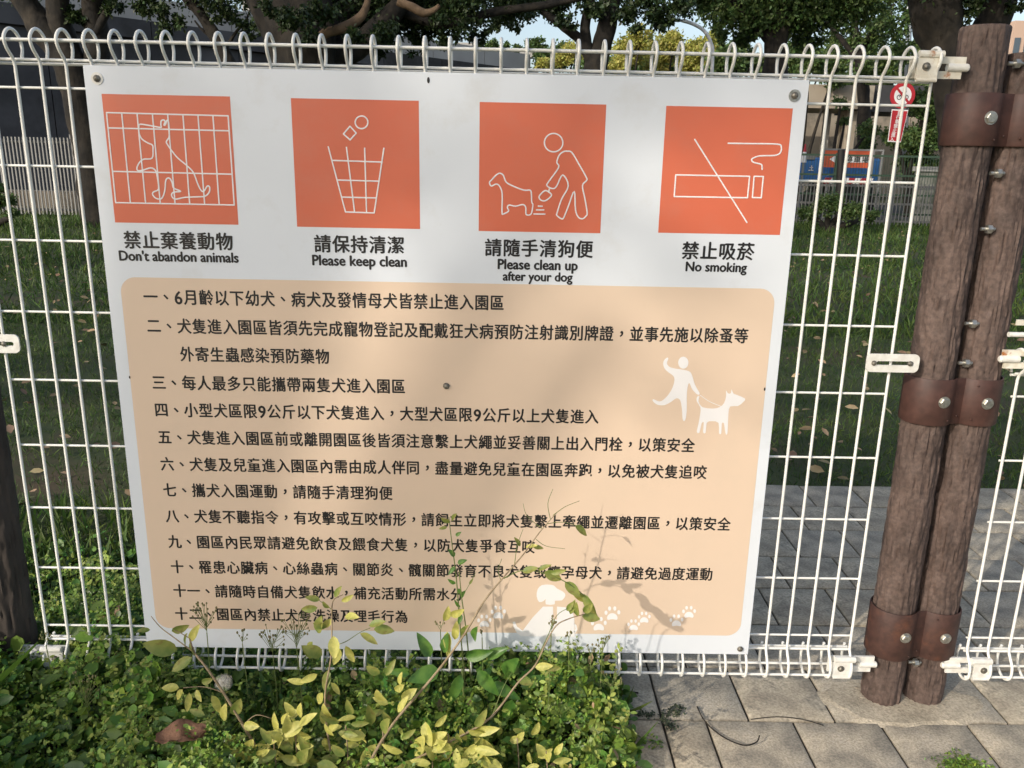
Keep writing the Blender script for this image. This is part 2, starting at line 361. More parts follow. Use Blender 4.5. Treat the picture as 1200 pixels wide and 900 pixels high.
def ring_plate(mb, outer, inner, y0, y1):
    "plate with a slot: outer and inner outlines with the same number of points"
    n = len(outer)
    vs = [(p[0], y0, p[1]) for p in outer] + [(p[0], y0, p[1]) for p in inner] + [(p[0], y1, p[1]) for p in outer] + [(p[0], y1, p[1]) for p in inner]
    fs = []
    for i in range(n):
        j = (i + 1) % n
        fs += [(i, j, n + j, n + i), (2 * n + j, 2 * n + i, 3 * n + i, 3 * n + j), (j, i, 2 * n + i, 2 * n + j), (n + i, n + j, 3 * n + j, 3 * n + i)]
    return mb.add(vs, fs)
def hexbolt(parent, x, y, z, r, mt='steel', dome=False, name='bolt', h=.006, washer=True):
    b = MB()
    if washer: b.cyl((x, y, z), (x, y - .002, z), r * 1.25, 20)
    if dome: b.sphere((x, y - .002, z), r * .85, 14, 8, (1, .7, 1))
    else:
        b.tube([(x, y - .002, z), (x, y - h, z), (x, y - h - .0012, z)], [r, r, r * .84], 6)
        b.cyl((x, y - h - .001, z), (x, y - h - .0018, z), r * .55, 12)
    return b.build(name, M[mt], parent, smooth=True, auto=30)
def slot_bracket(parent, x0, x1, z, h, mt, pins=(), y=-.010, rot=0):
    b = MB(); o = rounded(x0, z - h / 2, x1, z + h / 2, h * .28); i_ = rounded(x0 + h * .55, z - h * .11, x1 - h * .3, z + h * .11, h * .1)
    ring_plate(b, o, i_, y - .0035, y)
    br = b.build('bracket', M[mt], parent, smooth=True, auto=30)
    for px in pins: hexbolt(br, px, y - .003, z, h * .17, 'darksteel', dome=True, washer=False)
    return br
def clamp_bracket(parent, xc, z, side, mt='rustbr'):
    "bolted clamp over the loop rails: cover plate with bolt, slotted strap and pin reaching to the post"
    b = MB(); s = side
    X = lambda d: xc + s * d
    def bx(a, c, y0, y1, z0, z1): b.box((min(X(a), X(c)), y0, z0), (max(X(a), X(c)), y1, z1))
    bx(-.028, .014, -.022, -.018, z - .024, z + .014)
    b.tube([(X(-.026), -.0195, z + .0205), (X(.022), -.0195, z + .0205)], .0075, 10)
    b.tube([(X(-.026), -.020, z - .0265), (X(.014), -.020, z - .0265)], .004, 8)
    bx(-.034, .076, -.004, .001, z + .006, z + .019)
    bx(-.034, .070, -.004, .001, z - .022, z - .008)
    bx(-.034, -.022, -.0035, .0005, z - .008, z + .006)
    br = b.build('bracket', M[mt], parent, smooth=True, auto=30)
    MB().tube([(X(.040), -.004, z - .001), (X(.080), -.004, z - .001), (X(.083), -.004, z - .001)], [.0078, .0078, .005], 12).build('pin', M['bracket'], br, smooth=True, auto=40)
    hexbolt(br, X(-.010), -.022, z - .002, .0062, 'darksteel', dome=True, washer=True)
    return br
p = pt(1090, 80, Y=-.02); clamp_bracket(FP, .822, 1.457, 1)
clamp_bracket(FP, .822, .118, 1, 'bracket')
clamp_bracket(FP, -1.048, .118, -1, 'bracket')
clamp_bracket(FP, -1.048, 1.457, -1)
a = pt(1015, 425, Y=-.012); b_ = pt(1077, 425, Y=-.012)
slot_bracket(FP, a.x, b_.x, a.z, .040, 'bracket', (a.x + .016, b_.x - .020))
a2 = pt(23, 403, Y=-.012); slot_bracket(FP, a2.x - .105, a2.x, a2.z, .040, 'bracket', (a2.x - .032, a2.x - .088))
clamp_bracket(FG, 1.143, .118, -1, 'bracket')
clamp_bracket(FG, 1.150, .872, -1, 'rustbr')
hb = root('loose_bracket', 'small rusted bracket with white pin on the right brown post above the low panel', 'bracket', (1.09, 0, .94))
MB().box((1.092, -.004, .945), (1.16, .001, .957)).build('strap', M['rustbr'], hb)
MB().tube([(1.078, -.004, .925), (1.16, -.004, .925)], .0055, 10).build('pin', M['bracket'], hb, smooth=True, auto=40)
# ------------------------------------------------------------------ posts, bands
def post(label, x, y, h, r, mt, seed, group):
    R_ = root('moulded_post', label, 'post', (x, y, 0), group)
    def d(q, th, i):
        z = q.z
        a = noise.noise(Vector((math.cos(th) * 2.4 + seed, math.sin(th) * 2.4, z * 5.5)))
        b = noise.noise(Vector((math.cos(th) * 6 + seed, math.sin(th) * 6, z * 11 + 3)))
        c = noise.noise(Vector((math.cos(th) * 13 + seed, math.sin(th) * 13, z * 26 + 7)))
        return -.0030 * (1 - abs(a) * 2.2) ** 3 * .6 - .0026 * (1 - min(1, abs(b) * 3)) * 1.6 + .0018 * c
    zs = [-.01 + (h - .004 + .01) * i / 190 for i in range(191)]
    b = MB(); b.tube([(x, y, z) for z in zs] + [(x, y, h)], [r] * 191 + [r * .95], 72, disp=d)
    b.build('trunk_shaft', M[mt], R_, smooth=True, auto=60)
    return R_
GP = 'brown moulded log posts of the fence'
P1 = post('left one of the two brown log-textured posts clamped together', .949, .040, 1.538, .0475, 'post', 1.3, GP)
P2 = post('right one of the two brown log-textured posts clamped together', 1.053, .044, 1.49, .0470, 'post', 7.7, GP)
P3 = post('brown post coloured dark as in shade at the left edge of the fence', -1.168, .045, 1.50, .0475, 'postdark', 4.1, GP)
for z in [pt(1170, 75, Y=.02).z, pt(1168, 203, Y=.02).z, pt(1157, 268, Y=.02).z, pt(1137, 378, Y=.02).z, pt(1130, 424, Y=.02).z, .115]:
    b = MB(); b.tube([(.989, .010, z), (1.018, .010, z)], .004, 8)
    b.tube([(1.000, .008, z), (1.009, .008, z)], .0095, 6); b.sphere((1.008, .006, z), .0072, 8, 6)
    b.build('bolt', M['steel'], P1, smooth=True, auto=35)
def band(label, z0, z1, mt, tilt=0.0):
    R_ = root('clamp_band', label, 'clamp', (1.0, 0, z0), 'brown steel bands clamping the paired posts')
    prof = []; rr = .0515
    c1 = (.949, .040); c2 = (1.053, .044)
    for i in range(25):                       # left post, from its back-left round the front to the waist
        a = math.radians(100 + (322 - 100) * i / 24); prof.append((c1[0] + rr * math.cos(a), c1[1] + rr * math.sin(a)))
    for i in range(25):
        a = math.radians(218 + (440 - 218) * i / 24); prof.append((c2[0] + rr * math.cos(a), c2[1] + rr * math.sin(a)))
    back = [(1.034, .0985), (.982, .096), (.93, .0945)]
    prof += back[:0]
    n = len(prof); zz = [z0, z0 + .002, (z0 + z1) / 2, z1 - .002, z1]; out = []
    th = .0028; vs = []
    for side in (0, 1):
        for zi, z in enumerate(zz):
            for i, (x, y) in enumerate(prof):
                q0 = Vector(prof[max(i - 1, 0)]); q1 = Vector(prof[min(i + 1, n - 1)]); t = (q1 - q0).normalized(); nn = Vector((t.y, -t.x))
                f = th * (1 if side else 0) * (.6 if zi in (0, 4) else 1)
                vs.append((x + nn.x * f, y + nn.y * f, z + tilt * (x - .98)))
    K = len(zz); fs = []
    idx = lambda s, k_, i: (s * K + k_) * n + i
    for k_ in range(K - 1):
        for i in range(n - 1):
            fs += [(idx(1, k_, i), idx(1, k_, i + 1), idx(1, k_ + 1, i + 1), idx(1, k_ + 1, i)), (idx(0, k_, i + 1), idx(0, k_, i), idx(0, k_ + 1, i), idx(0, k_ + 1, i + 1))]
        for i in (0, n - 1): fs.append((idx(0, k_, i), idx(1, k_, i), idx(1, k_ + 1, i), idx(0, k_ + 1, i)))
    for i in range(n - 1): fs += [(idx(0, K - 1, i), idx(1, K - 1, i), idx(1, K - 1, i + 1), idx(0, K - 1, i + 1)), (idx(1, 0, i), idx(0, 0, i), idx(0, 0, i + 1), idx(1, 0, i + 1))]
    MB().add(vs, fs).build('band', M[mt], R_, smooth=True, auto=45)
    zc = (z0 + z1) / 2
    hexbolt(R_, .959, -.0125, zc + .003, .0105, 'steel'); hexbolt(R_, 1.056, -.0095, zc + .001, .0105, 'steel')
    rv = MB()
    for x, z in ((1.000, z0 + .02), (1.026, z0 + .016), (.975, z0 + .012), (1.030, z1 - .012)): rv.sphere((x, .0035 if .985 < x < 1.015 else -.009, z), .0022, 8, 5)
    rv.build('rivets', M['bandrust'], R_)
    return R_
z_ = lambda u, v: pt(u, v, Y=-.014).z
band('top brown steel band clamping the two log posts', z_(1150, 171), z_(1150, 108), 'band')
band('middle brown steel band clamping the two log posts at half height', z_(1100, 500), z_(1100, 446), 'band')
band('bottom rusting brown steel band clamping the two log posts near the paving', z_(1060, 776), z_(1060, 722), 'bandrust')
# ------------------------------------------------------------------ the sign
YS = -.0265
SX0, SX1, SZ0, SZ1 = -.8225, .5905, .146, 1.424
SIGN = root('rules_sign', 'large white and beige dog park rules board bolted on the mesh fence', 'sign', ((SX0 + SX1) / 2, YS, SZ0))
def sg(u, v): q = pt(u, v, Y=YS); return (q.x, q.z)
a = sg(98, 75); b_ = sg(948, 95); c_ = sg(877, 768); d_ = sg(171, 757)
SX0 = (a[0] + d_[0]) / 2; SX1 = (b_[0] + c_[0]) / 2; SZ1 = (a[1] + b_[1]) / 2; SZ0 = (c_[1] + d_[1]) / 2
brd = MB(); brd.cbox((SX0, YS, SZ0), (SX1, YS + .004, SZ1), .0008); brd.build('board', M['board'], SIGN)
def flat(outline, y, name, mt, parent, extra=()):
    b = MB(); b.poly([(p[0], y, p[1]) for p in outline])
    for e in extra: b.poly([(p[0], y, p[1]) for p in e])
    o = b.build(name, M[mt], parent)
    return o
L1, L2, L3 = YS - .0003, YS - .0006, YS - .0009
# beige rules panel
pa = sg(140, 325); pb = sg(908, 338); pc = sg(868, 745)
PXa, PXb, PZt, PZb = (sg(150, 400)[0] * 0 + pa[0]), (pb[0] + pc[0]) / 2, (pa[1] + pb[1]) / 2, pc[1]
RP = flat(rounded(PXa, PZb, PXb, PZt, .032, 8), L1, 'rules_panel', 'beige', SIGN)
def strokes(parent, name, lines, w=.0027, mt='white'):
    b = MB()
    for ln, closed, sm in lines:
        P = [Vector((x, 0, z)) for x, z in ln]
        if sm: P = crom(P, 4, closed)
        if closed and not sm: P = P + [P[0]]
        if closed and sm: P = P + [P[0]]
        if not sm:                                   # square corners: one short bar for each run
            Q = [P[0]]
            for p_ in P[1:]: Q.append(p_)
            for i in range(len(Q) - 1):
                k0 = len(b.v); b.tube([Q[i], Q[i + 1]], w / 2, 8)
                b.sphere(Q[i + 1], w / 2, 8, 4)
        else: b.tube(P, w / 2, 8)
    b.v = [(x, L2 - .0001 + y * .25, z) for x, y, z in b.v]
    return b.build(name, M[mt], parent)
def zc(ox, oy, s): return lambda pts: [sg(ox + x / s, oy + y / s) for x, y in pts]
def circ(f, cx, cy, rx, ry=None, n=28): return f([(cx + rx * math.cos(2 * math.pi * i / n), cy + (ry or rx) * math.sin(2 * math.pi * i / n)) for i in range(n)])
def square(u0, v0, u1, v1, lab):
    x0, z0 = sg(u0, v0); x1, z1 = sg(u1, v1)
    o = flat([(x0, z1), (x1, z1), (x1, z0), (x0, z0)], L1, 'pictogram_square', 'orange', SIGN); o['label'] = lab
    return o
def sq(x0, z0, x1, z1, lab):
    o = flat([(x0, z0), (x1, z0), (x1, z1), (x0, z1)], L1, 'pictogram_square', 'orange', SIGN); o['label'] = lab
    return o
def sqpx(c, lab):
    P = [sg(*q) for q in c]
    return sq((P[0][0] + P[3][0]) / 2, (P[2][1] + P[3][1]) / 2, (P[1][0] + P[2][0]) / 2, (P[0][1] + P[1][1]) / 2, lab)
Q1 = sqpx(((119, 110), (270, 113), (279, 263), (135, 261)), 'orange square with a caged dog')
Q2 = sqpx(((341, 115), (490, 118), (493, 269), (348, 265)), 'orange square with a litter bin')
Q3 = sqpx(((562, 120), (711, 122), (703, 273), (561, 271)), 'orange square with a person picking up after a dog')
Q4 = sqpx(((781, 124), (929, 127), (914, 275), (771, 273)), 'orange square with a crossed out cigarette')
f = zc(110, 100, 6)
strokes(Q1, 'cage_lines', [(f([(90, 192), (945, 215), (988, 842), (155, 825)]), True, False)] +
        [(f(l), False, False) for l in ([(103, 300), (950, 320)], [(135, 605), (965, 625)], [(197, 195), (258, 825)], [(305, 200), (365, 828)], [(413, 203), (468, 830)],
         [(520, 205), (572, 832)], [(627, 207), (675, 835)], [(733, 210), (780, 838)], [(838, 213), (882, 840)])])
strokes(Q1, 'dog_outline', [(f([(470, 296), (400, 284), (328, 274), (317, 290), (320, 340), (340, 378), (380, 405), (412, 420), (417, 450), (410, 512), (350, 520), (320, 545), (304, 580), (312, 600), (345, 597),
        (400, 581), (435, 600), (450, 660), (455, 730), (420, 750), (415, 770), (440, 795), (478, 795), (500, 740), (505, 680), (515, 655), (535, 655), (552, 685), (562, 722), (612, 745), (560, 752), (548, 775), (572, 800),
        (640, 788), (720, 784), (780, 780), (812, 752), (815, 716), (798, 709), (775, 745), (755, 738), (730, 690), (700, 612), (650, 560), (590, 510), (545, 455), (518, 415), (511, 395), (530, 362), (530, 300), (524, 252),
        (514, 248), (504, 276), (494, 279), (502, 255), (490, 243), (474, 252), (472, 280)]), True, True)])
f = zc(330, 100, 5)
strokes(Q2, 'bin_outline', [(circ(f, 469, 217, 37), True, True), (f([(401, 240), (438, 280), (402, 320), (363, 285)]), True, False)] + [(f(l), False, False) for l in
        ([(273, 357), (375, 742), (543, 748), (600, 368)], [(380, 360), (428, 742)], [(487, 365), (498, 742)], [(298, 440), (590, 450)], [(325, 555), (572, 562)], [(350, 655), (555, 660)])], .0027)
f = zc(540, 110, 5.295)
strokes(Q3, 'person_outline', [(circ(f, 576, 303, 57), True, True), (f([(660, 356), (690, 365), (735, 440), (779, 518), (780, 538), (755, 570), (770, 650), (784, 737), (775, 760), (755, 775), (730, 765), (712, 720), (704, 605),
        (670, 690), (640, 765), (625, 775), (597, 755), (597, 740), (625, 655), (667, 570), (632, 503), (595, 572), (570, 588), (535, 570), (545, 545), (607, 457), (596, 425), (610, 382), (635, 360)]), True, True),
        (f([(550, 587), (545, 610)]), False, False), (f([(517, 603), (540, 605), (563, 627), (545, 650), (520, 664), (494, 657), (487, 635)]), True, True)], .0027)
strokes(Q3, 'dog_outline', [(f([(178, 550), (192, 533), (225, 500), (245, 493), (265, 507), (280, 545), (315, 568), (390, 597), (430, 598), (438, 620), (440, 670), (447, 690), (436, 745), (406, 748), (403, 705), (385, 687),
        (340, 697), (300, 690), (289, 705), (297, 727), (265, 745), (256, 735), (257, 620), (240, 572), (218, 560), (190, 572)]), True, True)] +
        [(f(l), False, False) for l in ([(478, 697), (505, 697)], [(466, 720), (515, 720)], [(450, 746), (522, 746)])], .0027)
f = zc(750, 110, 5.295)
strokes(Q4, 'cigarette_outline', [(f([(222, 503), (680, 512), (667, 645), (212, 637)]), True, False), (f([(708, 512), (765, 513), (752, 645), (697, 643)]), True, False), (f([(338, 280), (663, 798)]), False, False),
        (f([(543, 307), (700, 309), (850, 312), (876, 328), (870, 365), (835, 382), (745, 385), (700, 400), (693, 412), (705, 425), (750, 437), (757, 450), (757, 472)]), False, True)], .0028)
# silhouettes
f = zc(750, 400, 7.5)
def smo(pts, k=3): return [(p.x, p.z) for p in crom([Vector((x, 0, z)) for x, z in pts], k, True)]
flat(smo(f([(237, 142), (212, 165), (203, 200), (217, 240), (250, 272), (298, 312), (297, 370), (268, 440), (220, 500), (172, 528), (118, 508), (112, 524), (150, 555), (210, 561), (270, 533), (320, 500), (354, 520), (368, 600), (373, 678), (386, 700), (401, 680),
     (410, 600), (412, 450), (430, 365), (458, 420), (503, 466), (524, 456), (482, 380), (456, 295), (430, 262), (360, 246), (300, 237), (254, 220), (236, 190), (249, 152)])), L2, 'walker_print', 'white', RP,
     [circ(f, 380, 187, 45, 53)])
flat(smo(f([(510, 480), (497, 498), (500, 530), (530, 580), (528, 640), (512, 730), (498, 795), (522, 802), (540, 722), (560, 712), (553, 797), (576, 802), (586, 716), (630, 701), (690, 716), (694, 806), (714, 808), (718, 722), (738, 722), (750, 806), (768, 808),
     (776, 640), (792, 572), (860, 568), (908, 532), (922, 502), (850, 470), (818, 456), (805, 418), (797, 455), (772, 456), (756, 430), (756, 482), (738, 542), (700, 577), (640, 590), (548, 578), (514, 528), (522, 486)]), 2), L2, 'dog_print', 'white', RP)
strokes(RP, 'leash_print', [(f([(528, 472), (610, 528), (715, 572)]), False, True)], .0013)
f = zc(550, 660, 4.286)
flat(smo(f([(405, 107), (365, 109), (343, 130), (338, 165), (350, 194), (372, 190), (384, 180), (384, 206), (428, 206), (430, 188), (465, 186), (483, 160), (470, 142), (440, 126), (425, 112)]), 2), L2, 'dog_head_print', 'white', RP)
flat(f([(370, 217), (420, 217), (422, 282), (440, 282), (440, 217), (495, 222), (518, 240), (527, 275), (530, 368), (262, 366), (240, 352), (222, 318), (217, 294), (229, 292), (240, 318), (268, 338), (318, 272)]), L2, 'sitting_dog_print', 'white', RP,
     [f([(524, 300), (538, 310), (543, 332), (532, 352), (524, 345), (533, 330)])])
paws = [(145, 247, 1.), (75, 290, .95), (650, 305, 1.05), (718, 252, 1.05), (825, 310, .85), (878, 272, .85), (1040, 288, .92), (1103, 245, .92)]
for x, y, s in paws:
    b = MB()
    def el(cx, cy, rx, ry): b.poly([(p[0], L2, p[1]) for p in circ(f, cx, cy, rx, ry, 14)])
    b.poly([(p[0], L2, p[1]) for p in smo(f([(x - 22 * s, y + 30 * s), (x - 24 * s, y + 14 * s), (x - 10 * s, y + 0 * s), (x + 10 * s, y + 0 * s), (x + 24 * s, y + 14 * s), (x + 22 * s, y + 30 * s), (x, y + 27 * s)]))])
    for dx, dy in ((-30, -4), (-13, -24), (12, -24), (31, -6)): el(x + dx * s, y + dy * s, 7.5 * s, 10.5 * s)
    b.build('paw_print', M['white'], RP)
# lettering, one mesh per line, glyph outlines from Blender's own font
_gl = {}
def glyph(ch, off):
    if (ch, off) in _gl: return _gl[ch, off]
    cu = bpy.data.curves.new('t', 'FONT'); cu.body = ch; cu.size = 1; cu.resolution_u = 3; cu.offset = off; cu.fill_mode = 'FRONT'
    o = bpy.data.objects.new('t', cu); COL.objects.link(o)
    dg = bpy.context.evaluated_depsgraph_get(); me = o.evaluated_get(dg).to_mesh()
    V = [(v.co.x, v.co.y) for v in me.vertices]; F = [tuple(p.vertices) for p in me.polygons]
    o.evaluated_get(dg).to_mesh_clear(); bpy.data.objects.remove(o); bpy.data.curves.remove(cu)
    _gl[ch, off] = (V, F); return V, F
def bolden(V, F, d, gap=0.04):
    VV = []; FF = []
    for i, (dx, dy) in enumerate(((0, 0), (d, 0), (-d, 0), (0, d * .7), (0, -d * .7))):
        b_ = len(VV); VV += [(q[0] + dx, q[1] + dy, i) for q in V]; FF += [tuple(k_ + b_ for k_ in f_) for f_ in F]
    return VV, FF
def cjk_line(text, u0, u1, v, parent, aspect=1.15, off=.026, name='text_line', mt='ink', lay=None, half='0123456789', dig=.62):
    lay = lay if lay is not None else L2
    x0, z0 = sg(u0, v); x1, _ = sg(u1, v)
    adv = [dig if c in half else 1 for c in text]; em = (x1 - x0) / (sum(adv) - .06); b = MB(); x = x0 - .03 * em
    for c, a_ in zip(text, adv):
        V, F = bolden(*glyph(c, 0), off)
        xs_ = [q[0] for q in V]; ys_ = [q[1] for q in V]; w_ = max(xs_) - min(xs_); cx = (max(xs_) + min(xs_)) / 2; cy = (max(ys_) + min(ys_)) / 2
        if c in '、，': sc = .95; ox, oy = cx, cy
        elif c in half: sc = 1.08; ox, oy = cx, .37
        else: sc = .96; ox, oy = .5, .37
        if c in half or c in '、，': px = x + a_ * em / 2
        else: px = x + a_ * em / 2; ox = .5
        if c not in half + '、，': ox = .5 if w_ > .4 or c in '一二三' else cx
        b.add([(px + (q[0] - ox) * em * sc, lay - .00004 * q[2], z0 + (q[1] - oy) * em * sc * aspect) for q in V], F)
        x += a_ * em
    o = b.build(name, M[mt], parent); return o
LN = [("一、6月齡以下幼犬、病犬及發情母犬皆禁止進入園區", 168, 591, 347.5), ("二、犬隻進入園區皆須先完成寵物登記及配戴狂犬病預防注射識別牌證，並事先施以除蚤等", 172, 878, 381.5),
      ("外寄生蟲感染預防藥物", 211, 386, 415), ("三、每人最多只能攜帶兩隻犬進入園區", 178, 475, 448), ("四、小型犬區限9公斤以下犬隻進入，大型犬區限9公斤以上犬隻進入", 181, 702, 480),
      ("五、犬隻進入園區前或離開園區後皆須注意繫上犬繩並妥善關上出入門栓，以策安全", 185, 815, 512), ("六、犬隻及兒童進入園區內需由成人伴同，盡量避免兒童在園區奔跑，以免被犬隻追咬", 188, 829, 543.5),
      ("七、攜犬入園運動，請隨手清理狗便", 191, 460, 574), ("八、犬隻不聽指令，有攻擊或互咬情形，請飼主立即將犬隻繫上牽繩並遷離園區，以策安全", 194, 857, 604.5),
      ("九、園區內民眾請避免飲食及餵食犬隻，以防犬隻爭食互咬", 197, 627, 634.5), ("十、罹患心臟病、心絲蟲病、關節炎、髖關節發育不良犬隻或懷孕母犬，請避免過度運動", 200, 836, 664),
      ("十一、請隨時自備犬隻飲水，補充活動所需水分", 203, 543, 692), ("十二、園區內禁止犬隻洗澡及理毛行為", 205, 478, 719)]
for t, u0, u1, v in LN: cjk_line(t, u0, u1, v, RP, aspect=1.13)
for t, u0, u1, v in (("禁止棄養動物", 145, 273, 281), ("請保持清潔", 368, 474, 285.5), ("請隨手清狗便", 568, 695, 290), ("禁止吸菸", 799, 884, 293.5)):
    cjk_line(t, u0, u1, v, SIGN, aspect=1.05, name='caption', off=.028)
def latin(text, u0, u1, v, parent, aspect=1.0, off=.038, mt='ink', name='caption', lay=None):
    lay = L2 if lay is None else lay
    cu = bpy.data.curves.new('t', 'FONT'); cu.body = text; cu.size = 1; cu.resolution_u = 3; cu.offset = 0; cu.fill_mode = 'FRONT'
    o = bpy.data.objects.new('t', cu); COL.objects.link(o); dg = bpy.context.evaluated_depsgraph_get(); me = o.evaluated_get(dg).to_mesh()
    V = [(q.co.x, q.co.y) for q in me.vertices]; F = [tuple(p.vertices) for p in me.polygons]
    o.evaluated_get(dg).to_mesh_clear(); bpy.data.objects.remove(o); bpy.data.curves.remove(cu); V, F = bolden(V, F, off)
    x0, z0 = sg(u0, v); x1, _ = sg(u1, v); mn = min(q[0] for q in V); mx = max(q[0] for q in V); s = (x1 - x0) / (mx - mn)
    b = MB(); b.add([(x0 + (q[0] - mn) * s, lay - .00004 * q[2], z0 + q[1] * s * aspect) for q in V], F); return b.build(name, M[mt], parent)
for t, u0, u1, v in (("Don't abandon animals", 140, 280, 305), ("Please keep clean", 366, 477, 310.5), ("Please clean up", 583, 677, 315), ("after your dog", 589, 671, 328.5), ("No smoking", 803, 875, 317.5)):
    latin(t, u0, u1, v, SIGN, 1.08)
for u, v, wsh in ((114, 92, 1), (931, 112, 1), (867, 760, 0), (523, 452, 0)):
    x, z = sg(u, v)
    if wsh: MB().tube([(x, YS, z), (x, YS - .0015, z)], .0115, 24).build('washer', M['steel' if u > 500 else 'bracket'], SIGN, smooth=True, auto=40)
    b = MB(); b.tube([(x, YS - .0015, z), (x, YS - .003, z)], .0068, 20); b.sphere((x, YS - .003, z), .0062, 14, 8, (1, .7, 1))
    b.build('bolt', M['darksteel'], SIGN, smooth=True, auto=40)
for u, v, r in ((502, 94, .0027), (152, 442, .0016), (896, 456, .0018)):
    x, z = sg(u, v); MB().sphere((x, L2, z), r, 8, 5, (1, .4, 2.2)).build('dirt_speck', M['black'], SIGN)
# ------------------------------------------------------------------ plants at the fence foot
def leaf_mesh(name, mt, w=.5, kind=0):
    b = MB(); rows = 7; vs = []
    for i in range(rows + 1):
        t = i / rows; ww = w * .5 * math.sin(math.pi * min(1, t ** (.8 if kind == 0 else .65)) ) ** .8 if 0 < t < 1 else 0
        cz = -.10 * (t - .4) ** 2
        for s in (-1, -.5, 0, .5, 1): vs.append((t, s * ww, cz + abs(s) * ww * .32 + .008 * math.sin(t * 17 + s * 3)))
    fs = [(i * 5 + j, (i + 1) * 5 + j, (i + 1) * 5 + j + 1, i * 5 + j + 1) for i in range(rows) for j in range(4)]
    b.add(vs, fs); me = bpy.data.meshes.new(name); me.from_pydata(b.v, [], b.f); me.materials.append(mt)
    me.polygons.foreach_set('use_smooth', [True] * len(me.polygons)); return me
LM = {k_: [leaf_mesh('leaf', M[m_], w, kd) for w in (.34, .42, .5)] for k_, m_, kd in (('g', 'gold', 0), ('o', 'olive', 0), ('d', 'cover2', 1))}
rl = random.Random(3)
def put_leaf(parent, P, size, ang, k_='g', tilt=None):
    "ang: direction seen from the front, degrees (0 right, 90 up)"
    a = math.radians(ang); d = Vector((math.cos(a), rl.uniform(-.5, .25), math.sin(a))).normalized()
    nrm = Vector((rl.uniform(-1.1, .8), -1, rl.uniform(-.2, 1.5) if tilt is None else tilt)).normalized()
    s = nrm.cross(d).normalized(); nrm = d.cross(s)
    Mx = Matrix((d, s, nrm)).transposed().to_4x4() @ Matrix.Scale(size, 4); Mx.translation = Vector(P) - org(parent)
    o = addmesh('leaf', rl.choice(LM[k_]), parent); o.matrix_local = Mx
    return o
def m_px(u, v, Y): return (pt(u + 10, v, Y=Y) - pt(u, v, Y=Y)).length / 10
def shrub(label, stems, leaves, base, group='weeds and shrubs at the foot of the fence', name='golden_shrub', cat='shrub'):
    """stems: [(list of (u, v), Y at start, Y at end, r0, r1, material)]; leaves: (u, v, px size, angle, kind, Y)"""
    R_ = root(name, label, cat, base, group)
    for P, ya, yb, r0, r1, mt in stems:
        n_ = len(P); Q = [pt(u, v, Y=ya + (yb - ya) * i / (n_ - 1)) for i, (u, v) in enumerate(P)]
        Q = crom(Q, 4); R2 = [r0 + (r1 - r0) * i / (len(Q) - 1) for i in range(len(Q))]
        MB().tube(Q, R2, 7).build('stem', M[mt], R_, smooth=True)
    for u, v, s, a_, k_, Y in leaves:
        put_leaf(R_, pt(u, v, Y=Y), 1.12 * s * m_px(u, v, Y), a_, k_)
    return R_
# left golden shrub
shrub('left golden-leaved twig rising in front of the lower left corner of the rules sign',
      [([(318, 905), (298, 872), (262, 812), (240, 780), (228, 765), (222, 748)], -.34, -.28, .0032, .0016, 'stem'), ([(228, 765), (205, 748), (188, 735), (177, 722)], -.29, -.27, .0014, .0007, 'stem'),
       ([(222, 748), (212, 742), (203, 738)], -.28, -.27, .001, .0006, 'stem'), ([(262, 812), (240, 805), (215, 806)], -.3, -.29, .0012, .0007, 'stem'), ([(285, 850), (300, 838), (318, 842)], -.32, -.31, .0012, .0007, 'stem')],
      [(208, 762, 36, 155, 'o', -.28), (225, 770, 27, 215, 'o', -.30), (217, 758, 22, 75, 'o', -.27), (222, 752, 26, 60, 'g', -.28), (228, 768, 20, 95, 'o', -.29), (201, 740, 20, 20, 'o', -.27), (176, 738, 13, 170, 'o', -.27),
       (210, 806, 18, 175, 'g', -.29), (214, 808, 16, 240, 'g', -.29), (222, 812, 22, 262, 'g', -.30), (230, 808, 14, 300, 'g', -.3), (236, 800, 15, 25, 'o', -.3), (240, 838, 18, 165, 'o', -.31), (212, 843, 12, 235, 'g', -.31),
       (248, 815, 26, 285, 'g', -.32), (262, 845, 22, 80, 'g', -.32), (273, 838, 24, 65, 'o', -.32), (285, 850, 20, 10, 'g', -.33), (250, 850, 20, 190, 'o', -.33), (262, 860, 22, 330, 'g', -.34), (280, 868, 22, 200, 'o', -.34),
       (296, 878, 22, 20, 'g', -.34), (300, 890, 24, 150, 'g', -.34), (243, 872, 18, 300, 'o', -.34), (262, 880, 20, 245, 'o', -.34), (284, 892, 20, 60, 'g', -.35)], (-.43, -.34, 0))
# centre-left upright shrub
L2_ = []
for u, v, s, a_, k_ in ((375, 703, 16, 160, 'o'), (372, 712, 18, 190, 'o'), (385, 713, 14, 110, 'o'), (392, 700, 16, 60, 'o'), (400, 705, 15, 30, 'g'), (404, 722, 18, 10, 'g'), (390, 726, 18, 220, 'g'), (383, 735, 16, 150, 'o'),
                         (391, 745, 24, 275, 'g'), (405, 757, 24, 290, 'g'), (398, 760, 18, 250, 'g'), (372, 742, 24, 75, 'o'), (366, 752, 22, 255, 'o'), (378, 768, 26, 140, 'o'), (385, 785, 22, 260, 'o'), (372, 790, 20, 200, 'g'),
                         (358, 800, 20, 170, 'g'), (378, 812, 18, 250, 'g'), (382, 850, 20, 100, 'g'), (368, 770, 22, 120, 'o'), (388, 800, 18, 300, 'g'), (422, 742, 24, 320, 'g'), (438, 737, 22, 350, 'o'), (432, 733, 20, 20, 'o')):
    L2_.append((u, v, s, a_, k_, -.30 + rl.uniform(-.02, .02)))
